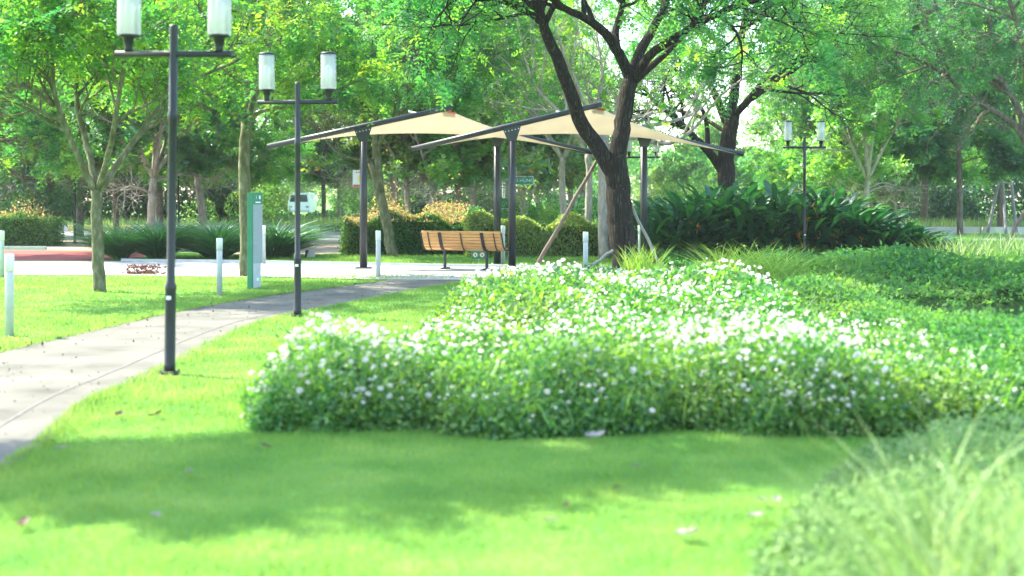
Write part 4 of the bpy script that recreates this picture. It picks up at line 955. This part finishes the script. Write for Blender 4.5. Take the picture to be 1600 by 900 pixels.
# street name sign on its post
x_=P(787,0,52)[0]
ss=thing('street_name_sign','teal street name sign on a white post behind the paired pavilion columns','sign',(x_,52,0))
b=MB(); b.lathe([(.055,0),(.055,2.62),(.03,2.66)],12); b.obj('post',M['white_metal'],ss)
b=MB(); b.box((.58,-.02,2.20),(1.02,.03,.30),b=.004); pl=b.obj('name_plate',M['sign_white'],ss)
b=MB(); b.box((.58,-.038,2.20),(.98,.008,.26)); b.obj('plate_face',M['teal_sign'],pl)
text('PHẠM HÙNG',.175,pl,(.58,-.0435,2.20),(math.pi/2,0,0),M['sign_white'])
b=MB(); b.box((-.02,-.07,2.36),(.22,.02,.24)); b.obj('side_plate',M['teal_sign'],ss)
# green i sign
x_=P(789,0,47)[0]
si=thing('visitor_sign','green visitor sign with a white letter i in a ring, between the paired columns','sign',(x_,47,0))
b=MB(); b.box((0,0,.82),(.30,.06,1.46),b=.006); bd=b.obj('board',M['green_sign'],si)
b=MB(); a_=np.linspace(0,2*math.pi,25)
for q in range(24):
    r0,r1=.068,.08; b.add([(r*math.cos(u)-.02,-.0335,1.36+r*math.sin(u)) for r,u in((r0,a_[q]),(r1,a_[q]),(r1,a_[q+1]),(r0,a_[q+1]))],[[0,1,2,3]])
b.obj('ring',M['sign_white'],bd); text('i',.16,bd,(-.02,-.0335,1.355),(math.pi/2,0,0),M['sign_white'])
b=MB(); b.box((0,-.0325,1.2),(.24,.004,.025)); b.box((0,-.0325,1.145),(.24,.004,.03)); b.obj('caption_bar',M['sign_white'],bd)
b=MB(); b.box((0,0,.04),(.2,.05,.1)); b.obj('foot',M['grey_metal'],si)
# white, yellow and red notice
x_=P(560,0,46)[0]
no=thing('notice_board','white notice with yellow emblem and red band beside the left pavilion column','sign',(x_,46,0))
b=MB(); b.lathe([(.03,0),(.03,2.5)],10,(.1,.03,0)); b.obj('post',M['galv'],no)
b=MB(); b.box((0,-.02,2.18),(.36,.02,.55),b=.003); bd=b.obj('board',M['sign_white'],no)
b=MB(); b.box((0,-.0325,1.95),(.33,.004,.075)); b.box((.02,-.0325,2.385),(.05,.004,.04)); b.box((-.05,-.0325,2.385),(.05,.004,.04)); b.box((.09,-.0325,2.385),(.05,.004,.04)); b.obj('red_marks',M['sign_red'],bd)
b=MB(); b.poly([(.07+.09*math.cos(u),-.0325,2.18+.12*math.sin(u)) for u in np.linspace(0,6.28,13)[:-1]]); b.obj('emblem',M['sign_yellow'],bd)
# small prohibition sign below the bench
x_=P(748,0,33.5)[0]
sp=thing('prohibition_sign','small green lawn sign with two white prohibition discs under the bench','sign',(x_,33.5,0))
b=MB(); b.box((0,0,.20),(.34,.02,.19),b=.003); bd=b.obj('board',M['green_sign'],sp)
for sx in(-1,1):
    b=MB(); b.poly([(sx*.08+.06*math.cos(u),-.0125,.2+.06*math.sin(u)) for u in np.linspace(0,2*math.pi,21)[:-1]]); d_=b.obj('disc',M['sign_white'],bd)
    b=MB()
    for q in range(20):
        u0,u1=2*math.pi*q/20,2*math.pi*(q+1)/20
        b.add([(sx*.08+r*math.cos(u),-.015,.2+r*math.sin(u)) for r,u in((.048,u0),(.058,u0),(.058,u1),(.048,u1))],[[0,1,2,3]])
    b.add([(sx*.08-.04,-.016,.236),(sx*.08-.033,-.016,.243),(sx*.08+.04,-.016,.166),(sx*.08+.033,-.016,.159)],[[0,1,2,3]]); b.obj('red_ring',M['sign_red'],d_)
    b=MB(); b.box((sx*.08,-.0135,.2),(.03,.001,.05)); b.obj('pictogram',M['black'],d_)
b=MB(); b.tube([(0,.02,0),(0,.02,.15)],.012,8); b.obj('stem',M['grey_metal'],sp)
# litter of one little ground light by the path (dark wedge on the grass strip)
x_,y_=P(477,0,36.5)[0],36.5
gl_=thing('ground_spotlight','small black ground spotlight with white back plate on the grass strip right of second lamp','ground light',(x_,y_,0))
b=MB(); b.tube([(0,0,0),(.02,0,.08),(.05,-.02,.2)],[.02,.03,.045],10); b.obj('lamp_head',M['black'],gl_)
b=MB(); b.box((.13,.08,.11),(.2,.03,.22)); b.obj('back_plate',M['grey_metal'],gl_)

# ------------------------------------------------------------------ stakes
def stake(label,p0,p1,r,m,group=None):
    b=MB(); p0=np.array(p0); p1=np.array(p1); q=p1-p0; n=9; t_=np.linspace(0,1,n)[:,None]; rr_=np.random.default_rng(len(label)); pts=q*t_+rr_.normal(0,.008,(n,3)); b.tube(pts,np.linspace(r*1.1,r*.9,n),9)
    o=b.obj('tree_stake',m); o.location=p0.tolist(); return tag(o,label,'stake',group)
SG='wooden stakes propping trees'
stake('long brown stake leaning against the left side of the big dark trunk',P(838,415,28.8),P(937,243,28.2),.038,M['stake'],SG)
stake('pale greenish stake leaning right of the big dark trunk',P(1031,418,28.0),P(978,300,28.2),.03,M['stake_pale'],SG)
stake('short pale stake lying low across the flowers left of the big dark trunk',P(925,415,26.6),P(957,391,26.9),.028,M['stake_pale'],SG)
D=63
stake('left stake of the propped tree near the right edge',P(1543,366,D),P(1560,284,D+.5),.07,M['stake_grey'],SG)
stake('middle stake close against the propped trunk near the right edge',P(1572,366,D-1),P(1567,285,D+.6),.06,M['stake_grey'],SG)
stake('right stake of the propped tree near the right edge',P(1590,378,D-4),P(1580,285,D-1),.07,M['stake_grey'],SG)
b=MB(); b.tube([P(1560,286,D-.2)-P(1570,286,D-.2),P(1583,286,D-.2)-P(1570,286,D-.2)],.03,7); o=b.obj('tie_bar',M['stake_grey']); o.location=P(1570,286,D-.2).tolist(); tag(o,'short crossbar tying the stakes of the propped tree at the right edge','stake',SG)
stake('grey stake slanting alone across the right edge above the low cover',P(1556,403,37),P(1604,325,37),.05,M['stake'],SG)
D=57
stake('left pale stake of the young tree behind the street name sign',P(821,341,D),P(833,278,D+.6),.075,M['stake_pale'],SG)
stake('right pale stake of the young tree behind the street name sign',P(861,341,D),P(854,280,D+.6),.085,M['stake_pale'],SG)

# ------------------------------------------------------------------ distant white van
van=thing('van','white van parked far beyond the road on the left','van',(P(467,0,128)[0],128,0),math.radians(0))
b=MB(); z0=.35
prof=[(-.98,z0),(.98,z0),(1.0,.9),(.97,1.35),(.84,2.05),(.7,2.12),(-.7,2.12),(-.84,2.05),(-.97,1.35),(-1.0,.9)]
v=[(x,0,z) for x,z in prof]+[(x*.99,.9,z) for x,z in prof]+[(x,4.6,z) for x,z in prof]; n=len(prof)
f=[[k,(k+1)%n,n+(k+1)%n,n+k] for k in range(n)]+[[n+k,n+(k+1)%n,2*n+(k+1)%n,2*n+k] for k in range(n)]
b.add(v,f); b.add(v[:n],[list(range(n-1,-1,-1))]); b.add(v[2*n:],[list(range(n))]); bod=b.obj('body',M['van_paint'],van)
b=MB(); b.add([(-.82,-.012,1.3),(.82,-.012,1.3),(.72,-.012,1.95),(-.72,-.012,1.95)],[[0,1,2,3]]); b.obj('windscreen',M['carglass'],van)
for sx in(-1,1):
    b=MB(); b.box((sx*.76,-.02,.85),(.28,.04,.18),b=.02); b.obj('headlight',M['glass'],van)
    for y_ in(.8,3.7):
        b=MB(); b.tube([(sx*.82-.1,y_,.33),(sx*.82+.1,y_,.33)],.33,16); b.obj('wheel',M['rubber'],van)
b=MB(); b.box((0,-.05,.48),(1.9,.1,.2),b=.03); b.obj('bumper',M['grey_metal'],van)

# ------------------------------------------------------------------ fallen leaves
rng=np.random.default_rng(13)
def leafobj(m,seed):
    r_=np.random.default_rng(seed); b=MB(); n=7; v=[]
    for k in range(n):
        t_=k/(n-1)-.5; w_=.5*math.cos(t_*math.pi)**.8*.6; z_=.25*t_*t_+.06
        v+=[(t_,-w_,z_+.12),(t_,0,z_),(t_,w_,z_+.14*r_.uniform(.3,1.4))]
    f=[[3*k+q,3*k+q+1,3*k+q+4,3*k+q+3] for k in range(n-1) for q in(0,1)]
    b.add(np.array(v),f,True); return b.mesh('fallen_leaf',m)
lm={'pale':[leafobj(M['drylight'],1),leafobj(M['drylight'],2)],'brown':[leafobj(M['drybrown'],3),leafobj(M['drybrown'],4)]}
FL=[(38,830,'brown',.11,'large curled brown leaf alone at the bottom left corner of the lawn'),(860,825,'pale',.10,'bright pale leaf lying alone in the lower middle of the lawn'),(1075,848,'pale',.15,'widest pale leaf, near the foot of the lawn just left of the weeds'),
(296,748,'pale',.10,'whitish leaf on the shaded lawn below the nearest lamp'),(242,818,'pale',.09,'pale leaf in the sunny strip at the lower left of the lawn'),(95,710,'pale',.09,'whitish leaf close to the path edge at the left'),
(185,656,'brown',.13,'dark brown leaf on the lawn left of the reddish one, below the nearest lamp'),(243,656,'brown',.11,'reddish brown leaf directly below the foot of the nearest lamp'),(415,706,'brown',.08,'small dark leaf on the lawn off the left end of the flower bed'),
(1190,793,'pale',.10,'left of two pale leaves beside the weeds'),(1212,793,'pale',.09,'right of two pale leaves beside the weeds'),(1180,818,'pale',.10,'pale leaf just below a pair of pale leaves near the weeds'),(930,692,'pale',.17,'long pale leaf tucked under the front of the flower bed'),
(994,738,'pale',.08,'small pale leaf in the sunlit patch before the right half of the flower bed'),(963,772,'brown',.06,'small red-brown leaf in the middle of the shaded lawn'),(885,800,'brown',.06,'small brown leaf just above the bright pale one')]
for k,(px,py,c_,s_,lab) in enumerate(FL):
    o=bpy.data.objects.new('fallen_leaf',lm[c_][k%2]); COL.objects.link(o); x_,y_=G(px,py); o.location=(x_,y_,.03); o.scale=(s_*.85,)*3; o.rotation_euler=(rng.uniform(-.3,.3),rng.uniform(-.3,.3),rng.uniform(0,6)); tag(o,lab,'leaf','dry leaves fallen on the lawn')
b=MB(); n=480; t_=rng.uniform(14,len(PL)-2,n); a=t_.astype(int); u=rng.beta(.5,.9,n)[:,None]; p=PL[a]*(1-u)+PR[a]*u
cloudleaves(b,rng,np.c_[p,np.full(n,.016)],.04,.5,3); tag(b.obj('leaf_litter',M['drybrown']),'scattered small dry leaves along the path edges','leaf litter',kind='stuff')

# ------------------------------------------------------------------ haze
HAZE=0.0003
if HAZE:
    m=bpy.data.materials.new('pale_haze'); m.use_nodes=True; t=m.node_tree; t.nodes.clear(); out=node(t,'ShaderNodeOutputMaterial'); pv=node(t,'ShaderNodeVolumePrincipled')
    pv.inputs['Color'].default_value=(.9,.95,.95,1); pv.inputs['Density'].default_value=HAZE; pv.inputs['Anisotropy'].default_value=.2
    t.links.new(pv.outputs[0],out.inputs['Volume'])
    b=MB(); b.box((0,60,12),(1300,340,27)); tag(b.obj('haze',m),kind='stuff')
